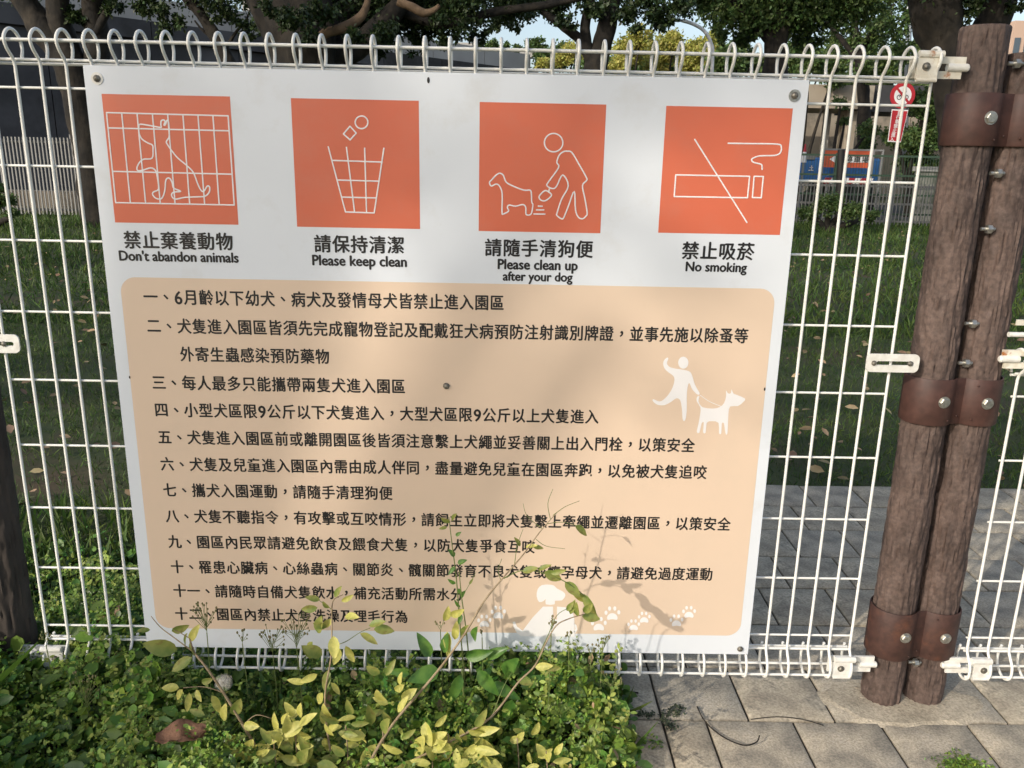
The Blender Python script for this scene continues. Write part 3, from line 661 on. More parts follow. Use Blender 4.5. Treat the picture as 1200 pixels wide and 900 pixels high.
shrub('upright golden-leaved twig left of the middle in front of the last rule line',
      [([(392, 905), (384, 860), (381, 815), (388, 770), (389, 735), (390, 705), (402, 697)], -.34, -.29, .0026, .0009, 'stem'), ([(389, 757), (405, 752), (422, 741), (434, 736)], -.3, -.28, .001, .0005, 'greenstem'),
       ([(390, 715), (380, 708), (372, 702)], -.29, -.28, .0009, .0005, 'greenstem')], L2_, (-.36, -.34, 0))
# low golden clumps along the bottom of the view
def clump(label, pts_, u, v, Y):
    b = pt(u, 905, Y=Y); R_ = root('golden_shrub', label, 'shrub', (b.x, Y, 0), 'weeds and shrubs at the foot of the fence')
    for P, k_ in pts_:
        for (lu, lv, s, a_, kk) in P: put_leaf(R_, pt(lu, lv, Y=Y + rl.uniform(-.02, .03)), 1.15 * s * m_px(lu, lv, Y), a_, kk)
    top = pt(u, v, Y=Y); MB().tube(crom([(b.x, Y, .0), ((b.x + top.x) / 2 + .004, Y, top.z * .5), tuple(top)], 4), [.0024] * 4 + [.0014] * 5, 6).build('stem', M['stem'], R_, smooth=True)
def gen(u0, v0, u1, v1, n_, s0, s1, kk='gggo'):
    return [(rl.uniform(u0, u1), rl.uniform(v0, v1), rl.uniform(s0, s1), rl.uniform(0, 360), rl.choice(kk)) for _ in range(n_)]
clump('bright yellow leaf clump at the bottom, right of the brown dead leaf', [([(285, 885, 22, 130, 'g'), (290, 875, 20, 60, 'g'), (300, 885, 24, 40, 'g'), (282, 893, 22, 230, 'g'), (335, 860, 30, 80, 'g'), (350, 850, 26, 40, 'g'), (325, 855, 22, 95, 'g'), (342, 875, 26, 85, 'g'), (335, 890, 24, 150, 'g'), (325, 880, 24, 200, 'o'), (350, 892, 26, 60, 'o'), (318, 872, 22, 120, 'o'), (362, 885, 26, 110, 'o')], 0)], 320, 862, -.37)
clump('pale yellow leaf clump climbing left of the long bare stem', [([(445, 790, 18, 140, 'o'), (452, 792, 20, 60, 'o'), (468, 803, 16, 80, 'g'), (450, 822, 24, 105, 'g'), (463, 810, 16, 50, 'g'), (470, 820, 20, 35, 'g'), (455, 825, 18, 150, 'g'), (466, 835, 22, 60, 'g'), (436, 850, 30, 95, 'o'), (448, 858, 28, 70, 'o'), (420, 862, 22, 175, 'o'), (440, 872, 28, 235, 'g'), (458, 850, 22, 110, 'o'), (455, 875, 22, 250, 'o'), (470, 866, 20, 40, 'o')], 0)], 448, 850, -.33)
clump('yellow leaf clump at the bottom centre right of the long bare stem', [([(490, 880, 28, 75, 'g'), (500, 872, 28, 40, 'g'), (508, 878, 32, 20, 'g'), (472, 882, 24, 160, 'g'), (488, 893, 26, 200, 'o'), (515, 893, 28, 60, 'g'), (530, 880, 24, 130, 'g'), (545, 893, 26, 30, 'g'), (540, 870, 20, 100, 'o'), (505, 895, 22, 170, 'g'), (478, 895, 22, 250, 'o')] + gen(545, 878, 590, 897, 9, 16, 24), 0)], 505, 868, -.36)
clump('small yellow-green leaf clump at the bottom, left of the paving edge', [([(630, 888, 20, 40, 'g'), (640, 892, 18, 75, 'g'), (650, 885, 16, 60, 'g'), (648, 893, 20, 5, 'g'), (638, 886, 18, 120, 'g'), (632, 897, 16, 200, 'g'), (655, 895, 16, 330, 'g'), (622, 895, 16, 100, 'g')], 0)], 640, 880, -.33)
clump('three single yellow leaves standing above the clover', [([(585, 862, 15, 90, 'o'), (597, 868, 16, 20, 'g'), (606, 868, 14, 60, 'g'), (624, 862, 18, 70, 'g'), (612, 857, 12, 150, 'o')], 0)], 606, 865, -.31)
clump('loose golden leaf clump low between the left twig and the upright twig', [(gen(318, 838, 372, 898, 22, 16, 27), 0)], 345, 850, -.35)
clump('golden leaf clump low at the foot of the upright twig', [(gen(378, 835, 432, 898, 20, 16, 26, 'ggoo'), 0)], 405, 850, -.34)
clump('golden leaf clump between the two long diagonal stems at the bottom', [(gen(490, 845, 560, 898, 20, 16, 28, 'gggo'), 0)], 525, 860, -.35)
# long bare stem
shrub('long bare diagonal stem crossing the lower middle of the sign',
      [([(425, 910), (445, 872), (467, 840), (510, 790), (543, 745), (567, 705), (587, 680), (613, 650), (633, 623), (653, 600)], -.36, -.14, .0034, .0008, 'stem'),
       ([(645, 608), (642, 590), (648, 573)], -.15, -.14, .0008, .0004, 'greenstem'), ([(648, 604), (662, 594), (679, 587)], -.15, -.13, .0008, .0004, 'greenstem'), ([(636, 620), (618, 605), (613, 590)], -.16, -.15, .0007, .0004, 'greenstem'),
       ([(628, 632), (640, 640), (662, 643)], -.16, -.15, .0007, .0004, 'greenstem'), ([(640, 614), (660, 612), (682, 618)], -.15, -.14, .0008, .0005, 'greenstem'), ([(587, 680), (584, 668), (588, 655)], -.2, -.19, .0007, .0004, 'greenstem'),
       ([(603, 662), (606, 640), (613, 620)], -.18, -.17, .0009, .0004, 'greenstem'),
       ([(590, 678), (615, 668), (650, 676), (675, 690), (692, 706), (700, 722)], -.2, -.19, .0012, .0008, 'greenstem')],
      [(610, 640, 14, 120, 'o', -.17), (616, 641, 14, 20, 'g', -.17), (624, 640, 12, 350, 'o', -.16), (674, 616, 18, 318, 'o', -.14), (612, 670, 18, 20, 'o', -.2), (630, 668, 16, 25, 'o', -.2), (638, 670, 22, 330, 'o', -.2), (645, 672, 18, 20, 'o', -.2),
       (662, 682, 22, 320, 'o', -.19), (672, 690, 26, 310, 'o', -.19), (684, 696, 30, 300, 'o', -.19)], (-.25, -.36, 0), name='bare_shrub')
shrub('forked stem with drooping olive leaves in front of the sitting dog print',
      [([(455, 905), (520, 873), (567, 847), (587, 827), (607, 800), (627, 780), (640, 753), (652, 733), (667, 725), (684, 720)], -.36, -.25, .0028, .0009, 'stem'), ([(630, 770), (642, 745), (652, 722), (665, 713)], -.27, -.25, .0011, .0006, 'greenstem'),
       ([(577, 838), (590, 805), (600, 788)], -.3, -.27, .0011, .0006, 'greenstem')],
      [(668, 720, 18, 75, 'o', -.25), (676, 722, 20, 95, 'o', -.25), (682, 722, 20, 350, 'o', -.24), (684, 718, 17, 60, 'o', -.25), (664, 716, 14, 60, 'o', -.25), (627, 782, 20, 15, 'g', -.25), (636, 780, 20, 355, 'o', -.25), (606, 797, 18, 345, 'o', -.27),
       (553, 858, 32, 20, 'g', -.33), (545, 868, 24, 100, 'g', -.33), (555, 865, 26, 330, 'g', -.33), (540, 875, 20, 200, 'g', -.33)], (-.2, -.36, 0), name='bare_shrub')
# thin herb stems against the sign
shrub('pair of thin upright herb stems with small green leaf knots in front of the sign',
      [([(545, 800), (540, 745), (535, 680), (530, 640), (526, 606)], -.10, -.10, .0018, .0008, 'greenstem'), ([(552, 800), (547, 745), (541, 700), (538, 670)], -.10, -.11, .0018, .0009, 'greenstem'), ([(541, 700), (550, 685), (558, 670)], -.1, -.1, .0008, .0004, 'greenstem')],
      [(528, 612, 12, 150, 'o', -.1), (529, 610, 12, 60, 'o', -.1), (524, 618, 9, 190, 'o', -.1), (534, 628, 8, 40, 'd', -.1), (533, 652, 11, 130, 'd', -.1), (536, 660, 11, 20, 'd', -.1), (533, 664, 11, 230, 'd', -.1), (534, 684, 10, 150, 'd', -.1), (537, 690, 9, 300, 'd', -.1),
       (540, 700, 10, 60, 'd', -.1), (539, 712, 12, 120, 'd', -.1), (541, 720, 12, 250, 'd', -.1), (550, 685, 8, 60, 'o', -.1), (522, 728, 20, 80, 'g', -.14), (527, 722, 22, 40, 'g', -.14), (524, 740, 22, 275, 'g', -.14), (533, 750, 24, 85, 'g', -.14), (540, 745, 20, 60, 'o', -.14), (528, 755, 22, 260, 'g', -.14)], (-.1, -.1, 0), name='herb', cat='weed')
# umbel weeds
def umbel(label, u, v, ub, Y, spread=12, n_=7, mt='seed', h=None):
    R_ = root('seeding_weed', label, 'weed', tuple(pt(ub, 800, Y=Y).xy) + (0,), 'small weeds with seed heads')
    top = pt(u, v, Y=Y); bs = Vector((pt(ub, 800, Y=Y).x, Y, 0)); s = m_px(u, v, Y); fork = top + (bs - top).normalized() * s * spread * 2.0
    b = MB(); b.tube(crom([bs, (bs + fork) / 2 + Vector((.003, 0, 0)), fork], 3), .0011, 5)
    sd = MB()
    for i in range(n_):
        e = top + Vector((rl.uniform(-1, 1) * spread * s, rl.uniform(-.3, .3) * spread * s, rl.uniform(-1, .7) * spread * s))
        b.tube([fork + (top - fork) * rl.uniform(0, .5), e], .0005, 4)
        sd.sphere(e, rl.uniform(.0016, .0028), 6, 4, (1, 1, 1.4))
    b.build('stem', M['greenstem'], R_); sd.build('seed_head', M[mt], R_)
for lab, u, v, ub, Y, sp, n_ in (('dry brown branching weed in front of the rule twelve number', 241, 715, 243, -.12, 15, 22), ('tiny weed head just below the beige panel, third from the left', 283, 742, 288, -.1, 7, 7),
                       ('wispy green weed below the ban on bathing line', 318, 740, 322, -.14, 16, 22), ('tall wispy weed left of the upright golden twig', 345, 725, 352, -.16, 20, 26), ('thin weed with one bud left of the paw prints', 565, 740, 564, -.09, 4, 4),
                       ('weed with paired buds under the sitting dog print', 647, 725, 640, -.2, 8, 9), ('single budded weed right of the sitting dog print', 667, 742, 664, -.12, 4, 5), ('weed with four round buds below the paw prints', 707, 752, 700, -.1, 9, 11),
                       ('short dark weed under the left paw prints', 692, 760, 694, -.1, 7, 8), ('thin brown budded weed beside the yellow leaves at centre', 516, 728, 517, -.12, 6, 5), ('pale seeding weed low down in front of the loops at centre right', 718, 790, 712, -.15, 14, 16),
                       ('yellowish seeding weed left of the dandelion', 97, 800, 100, -.18, 18, 28), ('second yellowish weed at the far left of the fence foot', 52, 742, 60, -.05, 8, 12)):
    umbel(lab, u, v, ub, Y, sp, n_)
# broad dark leaved plant behind the stems
R_ = root('broadleaf_weed', 'broad dark green leaved weed in the middle of the bed below the sign', 'weed', (-.08, -.13, 0), 'weeds and shrubs at the foot of the fence')
MB().tube(crom([(-.08, -.13, 0), (-.075, -.13, .08), (-.08, -.12, .17)], 4), .002, 6).build('stem', M['greenstem'], R_, smooth=True)
for u, v, s, a_ in ((505, 770, 34, 120), (515, 785, 40, 190), (505, 800, 42, 200), (540, 790, 42, 250), (560, 785, 40, 310), (545, 770, 36, 20), (575, 800, 42, 330), (590, 790, 36, 60), (590, 815, 36, 300), (530, 805, 44, 260), (480, 790, 30, 170), (610, 805, 34, 20), (555, 750, 26, 80), (570, 770, 30, 30), (520, 765, 26, 80), (600, 820, 30, 250)):
    Y = -.15 + rl.uniform(-.04, .05); put_leaf(R_, pt(u, v, Y=Y), s * m_px(u, v, Y), a_, 'd', rl.uniform(.4, 1.5))
# dandelion
dc = pt(262, 800, Y=-.22); R_ = root('dandelion', 'round white dandelion clock standing in the clover', 'flower', (dc.x, -.22, 0))
MB().tube([(dc.x, -.22, 0), (dc.x + .001, -.22, dc.z * .6), tuple(dc)], .0013, 6).build('stem', M['greenstem'], R_, smooth=True)
nn = 230; d_ = unit(RNG.normal(size=(nn, 3))); r_ = .0185 * RNG.uniform(.72, 1, (nn, 1)); P0 = np.array(dc) + d_ * r_
V, F = strew([(0, .035, 0), (0, -.035, 0), (1, 0, 0)], [(0, 1, 2)], np.repeat(np.array([dc]), nn, 0), d_, rnd(nn), r_[:, 0])
numesh('stalks', V, F, M['fluff'], R_)
k6 = [(0, 0, 0)] + [(math.cos(i * math.pi / 4 + q) * .5, math.sin(i * math.pi / 4 + q) * .5, .12) for i in range(8) for q in (0, .09)]
V, F = strew(k6, [(0, 1 + 2 * i, 2 + 2 * i) for i in range(8)], P0, np.cross(d_, rnd(nn)), d_, np.full(nn, .008)); numesh('fluff', V, F, M['fluff'], R_)
MB().sphere(dc, .003, 10, 6).build('seed_head', M['seed'], R_)
# curled brown dead leaf
def crumpled(name, label, c, size, ang, mt, seed):
    b = MB(); k = 12; vs = []
    for j in range(k + 1):
        for i in range(k + 1):
            x = (i / k - .5); y = (j / k - .5); ww = .32 * math.cos(x * math.pi * .93) + .06
            yy = y * 2 * ww; z = .10 * noise.noise(Vector((x * 4 + seed, y * 4, 1))) * 1.6 + .38 * y * y + .05 * math.sin(x * 9 + seed)
            vs.append(Vector(c) + Matrix.Rotation(ang, 3, 'Z') @ Vector((x, yy, z)) * size)
    b.add(vs, [(j * (k + 1) + i, j * (k + 1) + i + 1, (j + 1) * (k + 1) + i + 1, (j + 1) * (k + 1) + i) for j in range(k) for i in range(k)])
    o = b.build(name, M[mt], None, smooth=True); tag(o, label, 'leaf'); return o
c = pt(212, 862, Y=-.36); crumpled('dead_leaf', 'large curled reddish brown dead leaf lying in the clover', (c.x, c.y, c.z), .092, .25, 'deadleaf', 2.0)
c = pt(675, 803, Y=-.10); crumpled('dead_leaf', 'narrow grey-brown dead leaf hanging beside the paving edge', (c.x, c.y, c.z), .05, -.6, 'litter', 5.0)
# ------------------------------------------------------------------ ground cover (uncountable)
def bed_h(x, y):
    return np.clip(.085 + .04 * np.sin(x * 5.1 + 1) * np.cos(y * 6.3) + .032 * np.sin(x * 13 + y * 9) + .028 * np.sin(x * 31 + 3 * np.sin(y * 17)) * np.sin(y * 37 + x * 5), .02, .17)
NC = 30000
x = RNG.uniform(-1.95, .31, NC); y = RNG.triangular(-.62, -.15, .85, NC)
keep = (x < .27 + .05 * RNG.random(NC)) ; x = x[keep]; y = y[keep]; nc = len(x)
h = bed_h(x, y) * np.clip(1.1 - (y - .05) * 1.1, .35, 1.1)
h = h * np.where(x < -.75, 1.15, 1) * np.clip((.33 - x) / .15, .35, 1)
z = h * RNG.uniform(.1, 1, nc) ** .45
pos = np.stack([x, y, z], 1); dr = rnd(nc); dr[:, 2] *= .35; nm = rnd(nc, -.6, .6) + np.array([-.45, -.55, .75])
sz = RNG.choice([.011, .016, .023, .034], nc, p=[.34, .34, .22, .10]) * RNG.uniform(.8, 1.2, nc)
h1 = nc // 2
V, F = strew(RV, RF, pos[:h1], dr[:h1], nm[:h1], sz[:h1]); tag(numesh('clover_cover', V, F, M['cover']), kind='stuff', label='low clover and round leaved weeds covering the bed', cat='ground cover')
V, F = strew(OV, OF, pos[h1:], dr[h1:], nm[h1:], sz[h1:] * 1.25); tag(numesh('leafy_weed_cover', V, F, M['cover2']), kind='stuff', label='dark pointed leaved weeds mixed through the bed', cat='ground cover')
# tiny leaved sprigs and grass blades in the bed
NB = 5200; x = RNG.uniform(-1.9, .30, NB); y = RNG.uniform(-.5, 1.1, NB); pos = np.stack([x, y, np.full(NB, -.01)], 1)
dr = rnd(NB, -.6, .6) + np.array([0, 0, 1.0]); V, F = strew(BV, BF, pos, dr, rnd(NB), RNG.uniform(.04, .13, NB)); tag(numesh('bed_grass', V, F, M['grass']), kind='stuff', label='thin grass blades standing between the weeds of the bed', cat='grass')
NB = 24000; x = RNG.uniform(-1.5, .29, NB); y = RNG.uniform(-.5, .3, NB); hh = bed_h(x, y) * 1.12 * np.clip((.33 - x) / .15, .4, 1) + RNG.uniform(-.02, .03, NB)
x += .012 * np.sin(np.floor(x * 30) * 7); pos = np.stack([x, y, np.clip(hh, .02, 1)], 1)
V, F = strew(DV, DF, pos, rnd(NB), rnd(NB, -.5, .5) + np.array([0, -.3, 1]), RNG.uniform(.006, .012, NB)); tag(numesh('sprig_cover', V, F, M['cover']), kind='stuff', label='tiny leaved sprigs standing over the clover', cat='ground cover')
# big grass-like strap leaf at far left
R_ = root('strap_leaf_weed', 'long broad grass blade arching at the far left below the dark post', 'weed', (-1.05, -.2, 0), 'weeds and shrubs at the foot of the fence')
Q = crom([pt(-30, 815, Y=-.2), pt(0, 795, Y=-.18), pt(25, 772, Y=-.14), pt(45, 752, Y=-.1)], 5); vs = []
for i, q in enumerate(Q):
    w_ = .012 * (1 - i / len(Q)) + .001; vs += [q + Vector((0, -.2, 1)) * w_, q + Vector((0, -.003, -.0)), q - Vector((0, -.2, 1)) * w_]
MB().add(vs, [(3 * i + j, 3 * i + 3 + j, 3 * i + 4 + j, 3 * i + 1 + j) for i in range(len(Q) - 1) for j in (0, 1)]).build('blade', M['cover'], R_, smooth=True)
NB = 2600; x = RNG.uniform(-1.7, .27, NB); y = RNG.uniform(-.5, .5, NB); hh = bed_h(x, y) * 1.15
tall = RNG.uniform(.02, .07, NB); base = np.stack([x, y, hh * .8], 1); up = rnd(NB, -.35, .35) + np.array([0, -.1, 1.0])
V, F = strew([(0, .012, 0), (0, -.012, 0), (1, 0, 0)], [(0, 1, 2)], base, up, rnd(NB), tall); V2 = V; F2 = F
tip = np.repeat(base + unit(up) * tall[:, None], 4, 0); V, F = strew(OV, OF, tip - np.repeat(unit(up) * tall[:, None] * .3, 4, 0) * RNG.random((len(tip), 1)), rnd(len(tip)) * [1, 1, .5], rnd(len(tip), -.6, .6) + np.array([-.4, -.5, .8]), RNG.uniform(.008, .017, len(tip)))
tag(numesh('fine_sprouts', V, F, M['sprout']), kind='stuff', label='fine yellowish sprouts rising over the clover', cat='ground cover'); tag(numesh('fine_sprout_stems', V2, F2, M['sprout']), kind='stuff', label='thin stems of the yellowish sprouts over the clover', cat='ground cover')
NB = 160; x = RNG.uniform(-1.5, .27, NB); y = RNG.uniform(-.45, .2, NB); V, F = strew(OV, OF, np.stack([x, y, bed_h(x, y) * 1.05], 1), rnd(NB), rnd(NB, -.7, .7) + np.array([0, -.4, 1]), RNG.uniform(.012, .034, NB))
tag(numesh('dry_leaf_scraps', V, F, M['litter']), kind='stuff', label='dry brown leaf scraps caught in the clover', cat='fallen leaves')
# lawn grass
def lawn_grass(name, n_, x0, x1, y0, y1, s0, s1, lab, tri=True):
    x = RNG.uniform(x0, x1, n_); y = y0 + (y1 - y0) * RNG.random(n_) ** 1.35
    ok = ~((x > PX0 - .02) & (y < 1.405 + .02 * np.sin(x * 30))) & ((y > .3) | (x > 99))
    ok &= np.abs(x) < 1.6 + (y + 1.7) * .72
    pa_ = np.sin(x * 1.7 + 2 * np.sin(y * 1.1)) * np.sin(y * 1.9 + x * .6) + RNG.normal(0, .5, n_); ok &= pa_ > -.75
    x = x[ok]; y = y[ok]; k_ = len(x); pos = np.stack([x, y, np.full(k_, -.032)], 1)
    d = rnd(k_, -.8, .8) + np.array([0, 0, .9]); V, F = strew(BV, BF, pos, d, rnd(k_), RNG.uniform(s0, s1, k_) * (1 + .05 * y))
    tag(numesh(name, V, F, M['grass']), kind='stuff', label=lab, cat='grass')
lawn_grass('near_lawn_grass', 130000, -4.5, 5, .3, 5, .02, .045, 'short grass of the lawn behind the paving')
lawn_grass('far_lawn_grass', 90000, -13, 13, 4.5, 16.5, .06, .11, 'short grass of the lawn towards the far fence')
NL = 1500; y = 1.0 + 13 * RNG.random(NL) ** 1.6; x = RNG.uniform(-1, 1, NL) * (1.5 + (y + 1.7) * .7); ok = ~((x > PX0) & (y < 1.4)); x = x[ok]; y = y[ok]
V, F = strew(OV, OF, np.stack([x, y, np.full(len(x), .022)], 1), rnd(len(x)) * np.array([1, 1, .3]), rnd(len(x), -.5, .5) + np.array([0, -.2, 1]), RNG.uniform(.03, .075, len(x)))
tag(numesh('leaf_litter', V, F, M['litter']), kind='stuff', label='scattered fallen leaves on the lawn', cat='fallen leaves')
# ------------------------------------------------------------------ small things on the paving
tw = crom([pt(817, 828, Z=.004), pt(826, 845, Z=.006), pt(845, 862, Z=.008), pt(870, 873, Z=.012), pt(886, 870, Z=.014), pt(890, 862, Z=.02)], 5)
o = MB().tube(tw, [.0016] * len(tw), 6).build('curled_tendril', M['bark'], smooth=True); tag(o, 'thin dark curled tendril lying on the paving below the fence', 'twig')
tw = crom([pt(880, 843, Z=.003), pt(910, 840, Z=.006), pt(940, 843, Z=.004), pt(965, 850, Z=.003)], 5)
o = MB().tube(tw, [.0011] * len(tw), 6).build('straight_twig', M['bark'], smooth=True); tag(o, 'thin dark twig lying along a paving joint left of the posts', 'twig')
tw = crom([pt(718, 808, Z=.004), pt(748, 812, Z=.004)], 3); o = MB().tube(tw, .002, 6).build('short_twig', M['bark'], smooth=True); tag(o, 'short dark twig at the left edge of the paving', 'twig')
def moss(label, pts_, n_, s, mt, name='moss_tuft', hh=.012):
    P = []
    for (u, v, r) in pts_:
        c = np.array(pt(u, v, Z=.002)); q = RNG.normal(size=(n_, 3)) * r * np.array([1, 1, .2]); q[:, 2] = np.abs(q[:, 2]) * hh / r * .7 + .002; q[:, 2] = np.minimum(q[:, 2], hh * 2); P.append(c + q * [1, 1, 1])
    P = np.concatenate(P); P[:, 2] = np.clip(P[:, 2], .002, .05)
    V, F = strew(OV, OF, P, rnd(len(P)) * [1, 1, .4], rnd(len(P), -.5, .5) + np.array([0, 0, 1]), RNG.uniform(.6, 1.3, len(P)) * s)
    o = numesh(name, V, F, M[mt]); tag(o, label, 'weed', kind='stuff'); return o
M['darkweed'] = mat('dark_creeping_weed', (.035, .05, .025), (.06, .075, .035), 30, .8, island=.4)
moss('dark creeping weed sprawling over a paving joint', [(762, 838, .007), (750, 838, .006), (775, 840, .012), (782, 848, .010), (790, 836, .007), (796, 831, .006), (786, 853, .006)], 40, .008, 'darkweed', 'creeping_weed')
moss('small thin green weed tuft near the paving edge', [(755, 868, .008), (768, 872, .008)], 22, .011, 'cover', 'creeping_weed')
moss('bright green moss tuft cut by the bottom edge of the view, right', [(1130, 897, .018), (1118, 903, .016), (1145, 903, .018)], 260, .008, 'cover', hh=.016)
# ------------------------------------------------------------------ trees
def limb(b, P, rad, n=12, amp=.08, seed=0):
    Q = crom(P, 12); k = len(Q); R2 = [np.interp(i / (k - 1), np.linspace(0, 1, len(rad)), rad) for i in range(k)]
    b.tube(Q, R2, n + 8, disp=lambda q, th, i: R2[i] * amp * (noise.noise(q * 2.3 + Vector((seed, 0, 0))) * 2.2 + noise.noise(Vector((q.x * 9, q.y * 9, q.z * 3))) * 1.6 + abs(noise.noise(Vector((q.x * 18, q.y * 18, q.z * 5))))))
def cloud(clumps, size, density=1.0, shape=None):
    P = []
    for c, r, n_ in clumps:
        n_ = int(n_ * density); r = np.array(r if hasattr(r, '__len__') else (r, r, r * .7)); ns = max(6, n_ // 60)
        sub = unit(RNG.normal(size=(ns, 3))) * (RNG.random((ns, 1)) ** .45) * r * .9
        idx = RNG.integers(0, ns, n_); q = sub[idx] + RNG.normal(size=(n_, 3)) * r * .16; P.append(np.array(c) + q)
    P = np.concatenate(P); n_ = len(P)
    return P
def crown(parent, clumps, size, mt, density=1.0, name='crown'):
    size = size * .62; P = cloud(clumps, size, density * 2.1); n_ = len(P)
    V, F = strew(DV, DF, P, rnd(n_) + [0, 0, -.25], rnd(n_) + [0, 0, .5], RNG.uniform(.6, 1.25, n_) * size)
    return numesh(name, V, F, M[mt], parent)
def tree(name, label, base, limbs, clumps, size, lm='leafdark', bark='bark', density=1.0, lit=()):
    R_ = root(name, label, 'tree', base, 'trees round the dog park')
    b = MB()
    for i, (P, rad) in enumerate(limbs): limb(b, P, rad, 12, seed=i)
    if limbs: b.build('trunk', M[bark], R_, smooth=True)
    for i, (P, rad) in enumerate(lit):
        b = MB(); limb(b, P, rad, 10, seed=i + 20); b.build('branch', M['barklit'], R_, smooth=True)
    if clumps: crown(R_, clumps, size, lm, density)
    return R_
def pp(L_, Y): return [tuple(pt(u, v, Y=Y)) for u, v in L_]
def cl(L_, Y, dy=0):   # (u, v, radius in px, n)
    out = []
    for u, v, r, n_ in L_:
        s = m_px(u, v, Y); yy = Y + (RNG.uniform(-dy, dy) if dy else 0)
        out.append((tuple(pt(u, v, Y=yy)), (r * s, r * s * 1.1, r * s * .75), n_))
    return out
Y = 13.0; b0 = pt(118, 262, Z=0)
tree('banyan_tree', 'dark forked tree at the far left behind the fence', (pt(118, 262, Y=Y).x, Y, 0),
     [(pp([(120, 275), (108, 200), (95, 120), (80, 70), (60, 45), (40, 18), (15, -20), (-15, -80)], Y), [.34, .26, .25, .27, .24, .2, .17, .14]), (pp([(82, 75), (72, 40), (68, 5), (66, -40), (60, -120)], Y), [.25, .2, .17, .16, .12]),
      (pp([(100, 130), (112, 80), (113, 40), (110, 5), (112, -60)], Y + .1), [.2, .19, .18, .17, .14]), (pp([(112, 40), (125, 15), (140, -10)], Y), [.08, .06, .05])],
     cl([(95, 22, 13, 260), (80, 12, 8, 60), (128, 6, 18, 200), (40, -60, 80, 1500), (130, -60, 90, 2500), (60, -140, 140, 4000)], Y), .13)
Y = 11.0
tree('banyan_tree', 'slim tree leaning to the left with sparse dark leaves, left of the big banyan', (pt(300, 180, Y=Y).x, Y, 0),
     [(pp([(300, 260), (282, 120), (262, 62), (248, 36), (232, 12), (215, -8), (195, -60)], Y), [.13, .11, .1, .09, .08, .07, .06]), (pp([(248, 45), (236, 34), (228, 24)], Y), [.02, .015, .01]), (pp([(262, 62), (275, 40), (290, 20), (300, -10)], Y), [.03, .02, .015, .01])],
     cl([(185, 12, 16, 230), (165, 3, 14, 150), (205, 28, 16, 200), (195, 40, 12, 80), (262, 15, 20, 160), (285, 38, 18, 200), (300, 30, 12, 90), (255, 2, 16, 120), (320, 40, 14, 90), (240, -40, 70, 2200), (180, -60, 80, 2400)], Y), .11)
Y = 8.0
tree('banyan_tree', 'massive dark banyan with spreading branches coloured as sunlit behind the top left of the sign', (pt(362, 300, Y=Y).x, Y, 0),
     [(pp([(362, 330), (362, 200), (360, 110), (358, 60), (350, 20), (345, -40), (340, -120)], Y), [.42, .36, .34, .36, .38, .34, .25]), (pp([(345, 60), (325, 30), (308, 0), (290, -50)], Y), [.22, .2, .17, .14]), (pp([(372, 80), (400, 62), (430, 45), (465, 10), (490, -30)], Y + .1), [.2, .16, .13, .1, .09]),
      (pp([(368, 50), (400, 20), (430, -10), (470, -50)], Y + .3), [.2, .18, .16, .14]), (pp([(465, 10), (520, 28), (580, 14), (650, 4), (720, -14)], Y + .2), [.07, .055, .045, .04, .035]), (pp([(380, 110), (380, 60), (385, 20)], Y - .2), [.12, .1, .1])],
     cl([(322, 8, 16, 260), (345, 22, 20, 420), (375, 12, 22, 500), (362, 42, 14, 200), (415, 42, 16, 240), (450, 35, 20, 420)], Y - .9, .3) + cl([(350, 10, 55, 5200), (400, 0, 60, 5200), (450, 5, 52, 3600), (500, 12, 42, 2600), (540, 18, 36, 1500), (560, 40, 16, 170), (525, 45, 18, 260), (490, 50, 20, 330), (440, 48, 26, 420), (300, -30, 50, 1500), (600, 5, 34, 900), (320, -60, 100, 4000), (450, -80, 130, 6000), (580, -50, 80, 3500)], Y + .5, .3), .085,
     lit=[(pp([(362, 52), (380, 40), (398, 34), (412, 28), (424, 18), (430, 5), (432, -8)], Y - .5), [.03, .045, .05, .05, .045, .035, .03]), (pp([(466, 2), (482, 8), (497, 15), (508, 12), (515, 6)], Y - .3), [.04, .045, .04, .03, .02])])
Y = 14.0
tree('banyan_tree', 'slender dark tree with two stems and hanging foliage behind the middle of the sign top', (pt(697, 200, Y=Y).x, Y, 0),
     [(pp([(697, 265), (697, 160), (698, 85), (706, 50), (714, 15), (724, -20), (740, -80)], Y), [.26, .22, .2, .17, .15, .12, .1]), (pp([(695, 75), (680, 48), (662, 32), (645, 20), (625, 8)], Y), [.11, .09, .08, .06, .04]), (pp([(688, 62), (686, 35), (690, 5), (695, -40)], Y), [.1, .09, .08, .06])],
     cl([(590, 8, 24, 450), (575, 30, 12, 90), (620, 12, 20, 260), (600, 32, 10, 60), (640, 2, 24, 380), (665, 25, 14, 130), (660, 5, 22, 350), (700, 2, 26, 420), (735, 15, 20, 320), (760, 8, 24, 450), (745, 35, 9, 50), (770, 28, 12, 120), (795, 5, 24, 420), (780, 25, 12, 120), (620, -50, 80, 2800), (760, -50, 90, 3400)], Y, .5), .14)
Y = 17.0
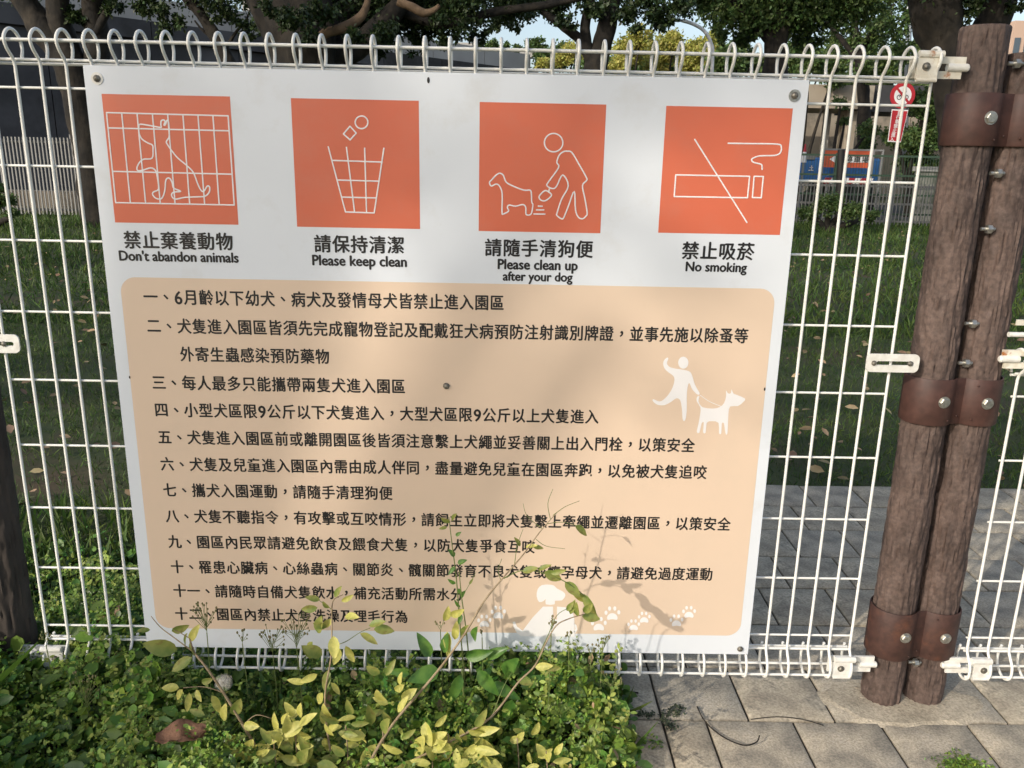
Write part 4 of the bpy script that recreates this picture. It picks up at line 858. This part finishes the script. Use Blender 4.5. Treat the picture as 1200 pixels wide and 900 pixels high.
tree('broadleaf_tree', 'full green tree with a dark trunk above the no smoking pictogram', (pt(908, 200, Y=Y).x, Y, 0),
     [(pp([(908, 265), (908, 120), (909, 60), (914, 20), (920, -30)], Y), [.28, .25, .24, .22, .18]), (pp([(909, 55), (880, 20), (850, -10)], Y), [.12, .1, .07]), (pp([(912, 40), (940, 10), (965, -20)], Y), [.1, .08, .06])],
     cl([(850, 8, 34, 1700), (890, 14, 38, 2200), (935, 14, 40, 2200), (975, 8, 36, 1500), (1010, 0, 34, 1200), (875, 42, 16, 260), (950, 42, 20, 330), (845, 38, 14, 160), (820, 0, 22, 500), (900, -50, 100, 4500), (990, -50, 80, 2500)], Y, .8), .17, 'leafmid')
Y = 7.5
tree('banyan_tree', 'thick dark trunk leaning behind the two brown posts at the right', (pt(1150, 330, Y=Y).x, Y, 0),
     [(pp([(1150, 380), (1138, 250), (1128, 150), (1116, 90), (1104, 45), (1093, 5), (1082, -50)], Y), [.30, .25, .22, .21, .22, .24, .22]), (pp([(1118, 95), (1150, 45), (1168, 15), (1175, -20)], Y + .2), [.16, .16, .16, .15]), (pp([(1095, 50), (1075, 35), (1068, 20)], Y), [.02, .015, .01])],
     cl([(1140, 2, 22, 260), (1125, 20, 12, 70), (1190, 8, 14, 110), (1160, -25, 40, 1400), (1120, -60, 90, 3000), (1060, -70, 60, 1500)], Y, .3), .085)
Y = 22.0
tree('broadleaf_tree', 'pale open crowned tree with visible branches right of the green tree', (pt(1010, 200, Y=Y).x, Y, 0),
     [(pp([(1015, 250), (1012, 120), (1008, 70), (1004, 40)], Y), [.2, .16, .13, .1]), (pp([(1008, 75), (985, 45), (968, 25)], Y), [.08, .06, .04]), (pp([(1008, 60), (1028, 30), (1048, 5)], Y), [.08, .06, .04]), (pp([(1005, 45), (1003, 15), (1012, -10)], Y), [.07, .05, .03])],
     cl([(985, 45, 26, 500), (1025, 40, 28, 600), (1050, 25, 26, 500), (1060, 60, 20, 350), (1005, 10, 30, 450), (1045, -10, 34, 700), (975, 78, 16, 250), (1020, 80, 18, 250)], Y, 1.5), .19, 'leafmid')
for i, (lab, L_, Y, lm, s_) in enumerate((
    ('yellow-green flowering shrub just right of the slender dark tree', [(735, 60, 22, 900), (750, 45, 18, 600), (725, 75, 16, 400)], 30, 'leafyel', .22),
    ('rounded yellow-green tree in the middle of the far row', [(775, 60, 22, 900), (790, 48, 16, 500), (770, 78, 18, 400)], 31, 'leafyel', .22),
    ('yellow-green tree beside the curved street lamp', [(815, 62, 22, 900), (828, 50, 16, 500), (812, 80, 18, 400)], 30.5, 'leafyel', .22),
    ('yellow shrub showing left of the slender dark tree', [(670, 62, 16, 500), (655, 72, 14, 300), (640, 76, 10, 200)], 30, 'leafyel', .22),
    ('green bush behind the street lamp', [(855, 68, 20, 800), (880, 70, 18, 600), (840, 84, 16, 400), (868, 52, 14, 300)], 26, 'leafmid', .2),
    ('green bush to the left of the round red sign', [(950, 75, 18, 500), (975, 92, 18, 400), (935, 62, 14, 300)], 26, 'leafmid', .2),
    ('leafy bush behind the round red sign', [(1085, 120, 24, 1300), (1100, 155, 26, 1500), (1075, 165, 20, 900), (1050, 160, 18, 600), (1110, 100, 20, 700), (1078, 192, 24, 700)], 19, 'leafmid', .15),
    ('small bush hanging over the concrete beam', [(985, 122, 10, 160), (990, 142, 9, 130), (1020, 150, 14, 300), (1015, 170, 12, 200)], 21, 'leafmid', .14),
    ('far green tree behind the yellow shrub left of the slender tree', [(660, 66, 22, 900), (640, 70, 16, 500), (690, 74, 18, 500)], 40, 'leafmid', .3),
    ('far green tree behind the middle yellow-green tree', [(750, 72, 26, 1100), (780, 76, 22, 800), (720, 80, 18, 500)], 41, 'leafmid', .3),
    ('far green tree behind the street lamp arm', [(835, 66, 26, 1200), (865, 70, 24, 1000), (805, 80, 20, 700)], 42, 'leafmid', .3),
    ('far green tree behind the full green tree', [(930, 66, 28, 1300), (965, 74, 24, 1000), (900, 82, 20, 800)], 40, 'leafmid', .3),
    ('far green tree behind the pale open crowned tree', [(1010, 66, 28, 1300), (1050, 72, 26, 1100), (1030, 92, 20, 800), (985, 96, 14, 400)], 38, 'leafmid', .3),
    ('far green tree behind the thick leaning trunk', [(1085, 60, 28, 1300), (1110, 90, 24, 900), (1080, 95, 22, 900)], 36, 'leafmid', .3),
    ('distant low green tree left of the middle', [(575, 52, 10, 260), (560, 58, 9, 180), (590, 55, 8, 150)], 60, 'leafmid', .4),
    ('distant low green tree in the middle', [(620, 55, 12, 260), (632, 52, 9, 180), (605, 58, 8, 150)], 62, 'leafmid', .4),
    ('small bush at the foot of the far left picket fence', [(4, 235, 14, 300), (-8, 220, 12, 200), (14, 250, 8, 120)], 11.5, 'leafmid', .09),
    ('bush growing in front of the far mesh fence below the arrow board', [(975, 240, 18, 600), (1000, 248, 16, 450), (950, 250, 14, 300), (1020, 252, 12, 250)], 14.2, 'leafmid', .09))):
    c = cl(L_, Y, .6); cx = c[0][0][0]
    R_ = root('green_bush', lab, 'bush', (cx, Y, 0), 'bushes beyond the lawn')
    b = MB()
    for q, r, _ in c: limb(b, [(cx, Y, 0), ((cx + q[0]) / 2, Y, q[2] * .55), q], [.07, .05, .02], 6)
    b.build('trunk', M['bark'], R_, smooth=True); crown(R_, c, s_, lm, 1.5)
# ------------------------------------------------------------------ elevated road wall, far left to centre
def wallseg(label, A, B, z0, z1, th, mt, name, cat):
    A = Vector(A); B = Vector(B); d = (B - A).normalized(); nn = Vector((-d.y, d.x)) * th
    R_ = root(name, label, cat, (A.x, A.y, 0)); return R_, A, B, d, nn
A = pt(0, 3, Z=5.0); B = pt(536, 72, Z=5.0); d = (B - A).normalized(); A2 = A - d * 14; B2 = B + d * 5
R_ = root('elevated_road', 'long dark elevated road wall with a pale parapet running behind the trees', 'wall', (A.x, A.y, 0))
def slab(b, A, B, z0, z1, th, off=0):
    A = Vector((A.x, A.y, 0)); B = Vector((B.x, B.y, 0)); d = (B - A).normalized(); nn = Vector((-d.y, d.x, 0)); a = A + nn * off; c = B + nn * off
    vs = [(q.x, q.y, z) for z in (z0, z1) for q in (a, c, c + nn * th, a + nn * th)]
    return b.add(vs, [(0, 3, 2, 1), (4, 5, 6, 7), (0, 1, 5, 4), (1, 2, 6, 5), (2, 3, 7, 6), (3, 0, 4, 7)])
D = (B2 - A2); nseg = 12
pm = None
for i in range(nseg):
    a_ = A2 + D * (i / nseg); c_ = A2 + D * ((i + 1) / nseg) - D.normalized() * .03
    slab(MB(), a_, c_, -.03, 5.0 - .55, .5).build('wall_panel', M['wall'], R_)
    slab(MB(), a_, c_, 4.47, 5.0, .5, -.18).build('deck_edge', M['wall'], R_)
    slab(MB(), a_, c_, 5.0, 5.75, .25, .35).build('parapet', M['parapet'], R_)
# far towers
def tower(name, label, u0, u1, v0, Y, mt, rows, cols, z0=0):
    a = pt(u0, v0, Y=Y); b = pt(u1, v0, Y=Y); R_ = root(name, label, 'building', (a.x, Y, 0)); w = b.x - a.x
    MB().box((a.x, Y, 0), (b.x, Y + w, a.z)).build('wall', M[mt], R_)
    k = MB(); k.box((0, -.06, 0), (w / cols * .55, 0, 1.6)); me = None
    for r in range(rows):
        for c in range(cols):
            x = a.x + w * (c + .22) / cols; z = a.z - 3.2 * (r + 1) + .4
            if z < 6: continue
            if me is None: o = MB().box((x, Y - .08, z), (x + w / cols * .55, Y + .02, z + 1.7)).build('window', M['glass'], R_); me = (o, x, z)
            else:
                o = me[0].copy(); COL.objects.link(o); o.parent = R_; o.location = (x - me[1], 0, z - me[2])
tower('apartment_tower', 'pale grey gridded tower far behind the left trees', 282, 296, -25, 130, 'parapet', 12, 4)
tower('apartment_block', 'low cream building beside the far grey tower', 298, 313, 16, 110, 'pale', 3, 3)
tower('apartment_block', 'peach coloured building at the top right corner', 1190, 1250, 24, 60, 'peach', 3, 5)
for lab, u0, u1, v0, mt in (('wide pale grey pier of the distant overpass', 537, 551, 50, 'parapet'), ('narrow pale pier of the distant overpass', 574, 580, 58, 'parapet'), ('tan pier of the distant overpass', 590, 599, 60, 'conc'), ('grey pier right of the tan one', 612, 622, 60, 'parapet')):
    Y = 45; a = pt(u0, v0, Y=Y); b = pt(u1, v0, Y=Y); R_ = root('overpass_pier', lab, 'pillar', (a.x, Y, 0), 'piers of the distant overpass')
    MB().cbox((a.x, Y, -.02), (b.x, Y + .6, a.z - .3), .04).build('shaft', M[mt], R_); MB().box((a.x - .12, Y - .1, a.z - .3), (b.x + .12, Y + .7, a.z)).build('cap', M[mt], R_)
# concrete overpass on the right
R_ = root('concrete_overpass', 'tan concrete overpass beam and pier behind the no cycling sign', 'bridge', (10, 26, 0)); Y = 26
a = pt(915, 98, Y=Y); b = pt(1022, 128, Y=Y); c = pt(1050, 128, Y=Y)
MB().box((a.x - 6, Y, b.z), (b.x, Y + 3, a.z)).build('beam', M['conc'], R_)
MB().box((b.x + .01, Y + .3, b.z - .05), (b.x + 6, Y + 3.2, a.z + .05)).build('deck', M['wall'], R_)
for u0, u1 in ((1001, 1014), (934, 948)):
    p0 = pt(u0, 130, Y=Y); p1 = pt(u1, 130, Y=Y); MB().cbox((p0.x, Y + .5, -.02), (p1.x, Y + 1.2, b.z + .02), .05).build('pier', M['conc'], R_)
p0 = pt(973, 130, Y=Y + 1); p1 = pt(979, 130, Y=Y + 1); MB().cbox((p0.x, Y + 1.3, -.02), (p1.x, Y + 1.6, b.z), .02).build('pier', M['parapet'], R_)
R_ = root('retaining_wall', 'dim brown wall under the concrete overpass', 'wall', (9, 31, 0))
for i in range(10): MB().box((4 + i * 1.6, 31, -.02), (5.58 + i * 1.6, 31.3, 3.6)).build('wall_panel', M['conc'], R_)
# ------------------------------------------------------------------ far fence
def far_fence(label, x0, x1, Y, h, pitch, bar, mt, posts, name, rails, split=None):
    R_ = root(name, label, 'fence', (x0, Y, 0)); b = MB(); x = x0
    while x < x1: b.box((x - bar / 2, Y - bar / 2, .03), (x + bar / 2, Y + bar / 2, h)); x += pitch
    tag(b.build('bars', M[mt], R_), kind='stuff')
    for z in rails: MB().box((x0, Y + bar, z - .02), (x1, Y + bar + .03, z + .02)).build('rail', M[mt], R_)
    x = x0
    while x <= x1: MB().box((x - .03, Y + .035, -.02), (x + .03, Y + .095, h + .06)).build('post', M[mt], R_); x += posts
    return R_
far_fence('pale grey picket fence across the far side of the lawn at the left', -16, -2, 14.2, 1.42, .068, .022, 'picket', 2.0, 'picket_fence', (.12, 1.34))
far_fence('white barred low fence across the far side of the lawn at the right', 2.0, 15, 15.6, .86, .075, .016, 'dimbar', 2.4, 'picket_fence', (.1, .45, .8))
R_ = far_fence('green wire mesh fence beyond the white barred fence', 2.0, 15, 16.4, 1.38, .06, .006, 'greenmesh', 2.5, 'mesh_fence', (.2, .6, 1.0, 1.4))
kb = MB().box((-22, 15.0, -.02), (-2, 15.3, .42)); tag(kb.build('low_wall', M['conc']), 'low pale concrete kerb wall behind the left picket fence', 'wall')
kb = MB().box((11.0, 17.0, -.02), (20, 17.2, 1.25)); 
gw = root('painted_wall', 'pale wall with dark plant shadows painted in right of the no cycling sign pole', 'wall', (8.9, 17.0, 0))
MB().box((8.95, 16.8, -.02), (16, 17.0, 1.10)).build('wall_panel', mat('shadow_mottled_wall', (.10, .11, .09), (.34, .34, .30), 3, .9, .3), gw); MB().box((8.9, 16.75, 1.10), (16, 17.05, 1.2)).build('coping', M['parapet'], gw)  # dark mottling paints the plant shadows into the wall colour
# blue covered truck bed, arrow board, barrier, cone, dark post
Y = 19.5; a = pt(905, 185, Y=Y); b = pt(972, 213, Y=Y); R_ = root('blue_skip', 'blue tarpaulin covered skip with a small white emblem behind the far fence', 'container', (a.x, Y, 0))
bb = MB(); bb.cbox((a.x, Y, b.z), (b.x, Y + 1.6, a.z), .05); bb.build('box', M['blue'], R_)
MB().box((a.x - .03, Y - .04, a.z - .02), (pt(955, 185, Y=Y).x, Y + 1.6, a.z + .07)).build('rim', M['picket'], R_)
for xx in (a.x + .3, b.x - .3): MB().tube([(xx, Y + .1, .3), (xx, Y + .3, .3)], .3, 16).build('wheel', M['black'], R_)
e0 = pt(951, 197, Y=Y - .03); s = m_px(951, 197, Y)
em = MB(); em.box((e0.x - 3 * s, Y - .022, e0.z - 3 * s), (e0.x + 3 * s, Y - .012, e0.z - 2 * s)); em.box((e0.x - .6 * s, Y - .022, e0.z - 2 * s), (e0.x + .6 * s, Y - .012, e0.z + 3 * s)); em.box((e0.x - 2 * s, Y - .022, e0.z + .2 * s), (e0.x + 2 * s, Y - .012, e0.z + 1.1 * s))
em.build('emblem', M['white'], R_)
a = pt(968, 187, Y=Y + .3); b = pt(1030, 215, Y=Y + .3); R_ = root('blue_skip', 'second blue skip half hidden behind the orange arrow board', 'container', (a.x, Y + .3, 0))
MB().cbox((a.x + .05, Y + .3, b.z), (b.x, Y + 2, a.z + .05), .05).build('box', M['blue'], R_); MB().box((a.x + .2, Y + .4, 0), (b.x - .2, Y + 1.9, b.z)).build('chassis', M['black'], R_)
Y = 18.4; a = pt(967, 176, Y=Y); b = pt(1021, 197, Y=Y); R_ = root('arrow_board', 'orange roadside board with a white arrow pointing left', 'sign', (a.x, Y, 0))
MB().box((a.x, Y, b.z), (b.x, Y + .03, a.z)).build('board', M['orangeboard'], R_)
fr = MB(); fr.box((a.x - .04, Y - .01, a.z), (b.x + .25, Y + .04, a.z + .04)); fr.box((a.x - .04, Y - .01, b.z - .3), (a.x, Y + .04, a.z)); fr.box((b.x + .21, Y - .01, b.z - .5), (b.x + .25, Y + .04, a.z)); fr.box((b.x - .0, Y - .01, b.z - .5), (b.x + .035, Y + .04, a.z))
fr.box((a.x - .04, Y - .01, -.02), (a.x, Y + .04, b.z - .3)); fr.box((b.x + .21, Y - .01, -.02), (b.x + .25, Y + .04, b.z - .5)); fr.build('frame', M['picket'], R_)
P = [(u, v) for u, v in ((972, 186.5), (984, 179), (984, 183), (1018, 184), (1018, 190.5), (984, 190.5), (984, 194.5))]
MB().poly([(q.x, Y - .006, q.z) for q in (pt(u, v, Y=Y) for u, v in P)]).build('arrow', M['white'], R_)
def free_text(chars, Yp, cells, name, mt, parent, em):
    b = MB()
    for ch, (x, z) in zip(chars, cells):
        V, F = bolden(*glyph(ch, 0), .02); b.add([(x + (q[0] - .5) * em, Yp - .0005 * q[2], z + (q[1] - .37) * em) for q in V], F)
    return b.build(name, M[mt], parent)
free_text('停車場', Y - .012, [(pt(u, 187, Y=Y).x, pt(u, 187, Y=Y).z) for u in (995, 1004.5, 1013.5)], 'lettering', 'ink', R_, 8 * m_px(1000, 187, Y))
Y = 17.9; a = pt(965, 208, Y=Y); b = pt(1020, 216, Y=Y); R_ = root('striped_barrier', 'red and white striped road barrier below the arrow board', 'barrier', (a.x, Y, 0))
w = (b.x - a.x) / 8
for i in range(8):
    x0 = a.x + i * w; MB().prism([(x0, b.z), (x0 + w * .98, b.z), (x0 + w * 1.4, a.z), (x0 + w * .42, a.z)], Y, Y + .03).build('stripe', M['red' if i % 2 == 0 else 'white'], R_)
for xx in (a.x + .1, b.x - .1): MB().box((xx, Y + .035, -.02), (xx + .04, Y + .075, a.z)).build('leg', M['picket'], R_)
for i, (u, v) in enumerate(((957, 221), (1000, 225), (1012, 222))):
    pass
Y = 15.2; a = pt(981, 175, Y=Y); b = pt(989, 240, Y=Y); R_ = root('dark_post', 'black wooden post in front of the arrow board', 'post', (a.x, Y, 0)); MB().tube([(pt(985, 240, Y=Y).x, Y, -.02), (pt(986, 175, Y=Y).x, Y, a.z)], .07, 12).build('shaft', M['black'], R_, smooth=True, auto=40)
Y = 18.0; c = pt(943, 178, Y=Y); R_ = root('traffic_cone', 'red and white traffic cone on the blue skip', 'cone', (c.x, Y, 0))
s = m_px(943, 178, Y); MB().tube([(c.x, Y, c.z - 12 * s), (c.x, Y, c.z)], [3.4 * s, 2.2 * s], 12).build('base', M['white'], R_, smooth=True, auto=40); MB().tube([(c.x, Y, c.z), (c.x, Y, c.z + 9 * s)], [2.2 * s, .8 * s], 12).build('tip', M['red'], R_, smooth=True, auto=40)
MB().tube([(c.x, Y, -.02), (c.x, Y, c.z - 12 * s)], .03, 8).build('stand', M['picket'], R_)
# no cycling sign and its red plate
Y = 14.0; R_ = root('no_cycling_sign', 'round red and white no cycling sign over a red plate on a tilted pole', 'sign', (pt(1040, 262, Y=Y).x, Y, 0))
c = pt(1057.5, 112, Y=Y); s = m_px(1057, 112, Y); r = 14.5 * s
MB().tube([tuple(pt(1040, 275, Y=Y + .05)), tuple(pt(1050, 180, Y=Y + .05)), tuple(pt(1059, 95, Y=Y + .05))], .032, 10).build('pole', M['galv'], R_, smooth=True)
def disc(cx, cz, r, y, n=32): return [(cx + r * math.cos(2 * math.pi * i / n), y, cz + r * math.sin(2 * math.pi * i / n)) for i in range(n)]
MB().tube([(c.x, Y, c.z), (c.x, Y - .015, c.z)], r, 36).build('red_disc', M['red'], R_, smooth=True, auto=40)
MB().poly(disc(c.x, c.z, r * .70, Y - .017)).build('white_field', M['white'], R_)
bk = MB()
for dx in (-.28, .28):
    for i in range(16):
        a0, a1 = 2 * math.pi * i / 16, 2 * math.pi * (i + 1) / 16; bk.poly([(c.x + r * (dx + k * math.cos(t)), Y - .019, c.z + r * (-.14 + k * math.sin(t))) for k, t in ((.2, a0), (.2, a1), (.14, a1), (.14, a0))])
def bar(b, p, q, w, y): p = Vector(p); q = Vector(q); t = (q - p).normalized(); nn = Vector((-t.y, t.x)) * w; b.poly([(c.x + r * v.x, y, c.z + r * v.y) for v in (p + nn, p - nn, q - nn, q + nn)])
for p_, q_ in (((-.28, -.14), (-.1, .16)), ((-.1, .16), (.17, .16)), ((.17, .16), (0, -.14)), ((0, -.14), (-.1, .16)), ((.28, -.14), (.15, .26)), ((.15, .26), (.26, .3)), ((-.17, .22), (-.05, .22))): bar(bk, p_, q_, .028, Y - .0195)
bk.build('bicycle_print', M['ink'], R_)
sb = MB(); bar(sb, (-.55, .55), (.55, -.55), .09, Y - .021); sb.build('slash', M['red'], R_)
quad = [(1045, 128), (1064, 129), (1055, 167), (1040, 166)]; Pq = [pt(u, v, Y=Y) for u, v in quad]
MB().prism([(q.x, q.z) for q in reversed(Pq)], Y - .015, Y).build('plate_edge', M['white'], R_)
cc = sum(Pq, Vector()) / 4; Pi = [cc + (q - cc) * .93 for q in Pq]; MB().prism([(q.x, q.z) for q in reversed(Pi)], Y - .018, Y - .014).build('red_plate', M['red'], R_)
free_text('自行車禁止進入', Y - .020, [((lambda q: (q.x, q.z))(pt(1053.5 - i * 1.45, 132.6 + i * 5.1, Y=Y))) for i in range(7)], 'lettering', 'white', R_, 5.4 * s)
# street lamp and utility pole
Y = 15.4; R_ = root('street_lamp', 'white street lamp with a curved arm beyond the yellow-green trees', 'street lamp', (pt(835, 60, Y=Y).x, Y, 0))
q0 = pt(835, 85, Y=Y); arm = crom([(q0.x, Y, -.02), (q0.x, Y, q0.z * .6)] + pp([(835, 70), (833, 50), (825, 36), (812, 28), (799, 24)], Y), 4)
MB().tube(arm, .034, 8).build('pole', M['white'], R_, smooth=True); q = pt(797, 24, Y=Y); MB().sphere((q.x - .06, Y, q.z), .06, 10, 6, (2.2, 1, .5)).build('lamp_head', M['picket'], R_)
Y = 24; q = pt(1064, 60, Y=Y); R_ = root('utility_pole', 'thin grey twin utility pole rising right of the pale tree', 'pole', (q.x, Y, 0))
MB().tube([tuple(pt(1058, 190, Y=Y)), tuple(pt(1066, -60, Y=Y))], .045, 8).build('pole', M['galv'], R_, smooth=True); MB().tube([tuple(pt(1061, 190, Y=Y)), tuple(pt(1070, -60, Y=Y))], .045, 8).build('pole', M['galv'], R_, smooth=True)
# ------------------------------------------------------------------ unseen trees with crown clumps placed to throw the soft shade
def along(P, d): P = Vector(P); return P - SV * d
def shade_tree(label, base, targets, size, trunk_r, dens=1.0):
    cs = [(tuple(along(t, d_)), r, n_) for t, d_, r, n_ in targets]; b = Vector(base)
    top = Vector(cs[0][0]); limbs = [([tuple(b), (b.x + .1, b.y, top.z * .5), (top.x, top.y, top.z)], [trunk_r, trunk_r * .8, trunk_r * .4])]
    for c_, r, n_ in cs[1:]: limbs.append(([(b.x + .1, b.y, top.z * .5), tuple((Vector(c_) + Vector((b.x, b.y, top.z * .6))) / 2), c_], [trunk_r * .5, trunk_r * .35, trunk_r * .15]))
    return tree('broadleaf_tree', label, (b.x, b.y, 0), limbs, cs, size, 'leafmid', density=dens)
shade_tree('tall park tree behind and left of the photographer, outside the picture', (-7.6, -6.2, 0),
           [((-.62, 0, 1.45), 9, (.6, .6, .32), 240), ((-.2, 0, 1.62), 9, (.85, .85, .3), 330), ((.35, 0, 1.68), 9, (.5, .5, .2), 90), ((-.45, 0, 1.05), 9, (.5, .5, .12), 40), ((.25, 0, .92), 9, (.4, .4, .08), 26)], .11, .22)
shade_tree('broad tree added left of the photographer to shade the near lawn, outside the picture', (-9.5, -1.5, 0),  # unseen canopy, added to darken the near lawn
           [((-1.5, 3.6, 0), 12, (2.2, 2.2, .9), 1500), ((1.8, 4.4, 0), 15, (2.6, 2.6, .9), 1500), ((-4.2, 4.5, 0), 10, (2.2, 2.2, 1.0), 1200), ((4.6, 5.4, 0), 17, (2.8, 2.8, .9), 1100), ((3.2, 2.6, 0), 16, (1.1, 1.1, .35), 250)], .16, .3)
shade_tree('second broad tree added farther left to shade the far lawn, outside the picture', (-13, 1.5, 0),  # unseen canopy, added to darken the far lawn and the trunks
           [((-2, 7.5, 1.5), 13, (3, 3, 1.6), 1900), ((2.5, 9, 1), 17, (3.4, 3.4, 1.4), 1700), ((-6.5, 10, 1.5), 12, (2.8, 2.8, 1.8), 1700), ((7, 11, 1), 20, (4, 4, 1.6), 1700), ((0, 12, 3), 16, (4, 4, 1.8), 2000), ((8.5, 15.5, 1), 22, (4, 4, 1.5), 1400)], .18, .3)
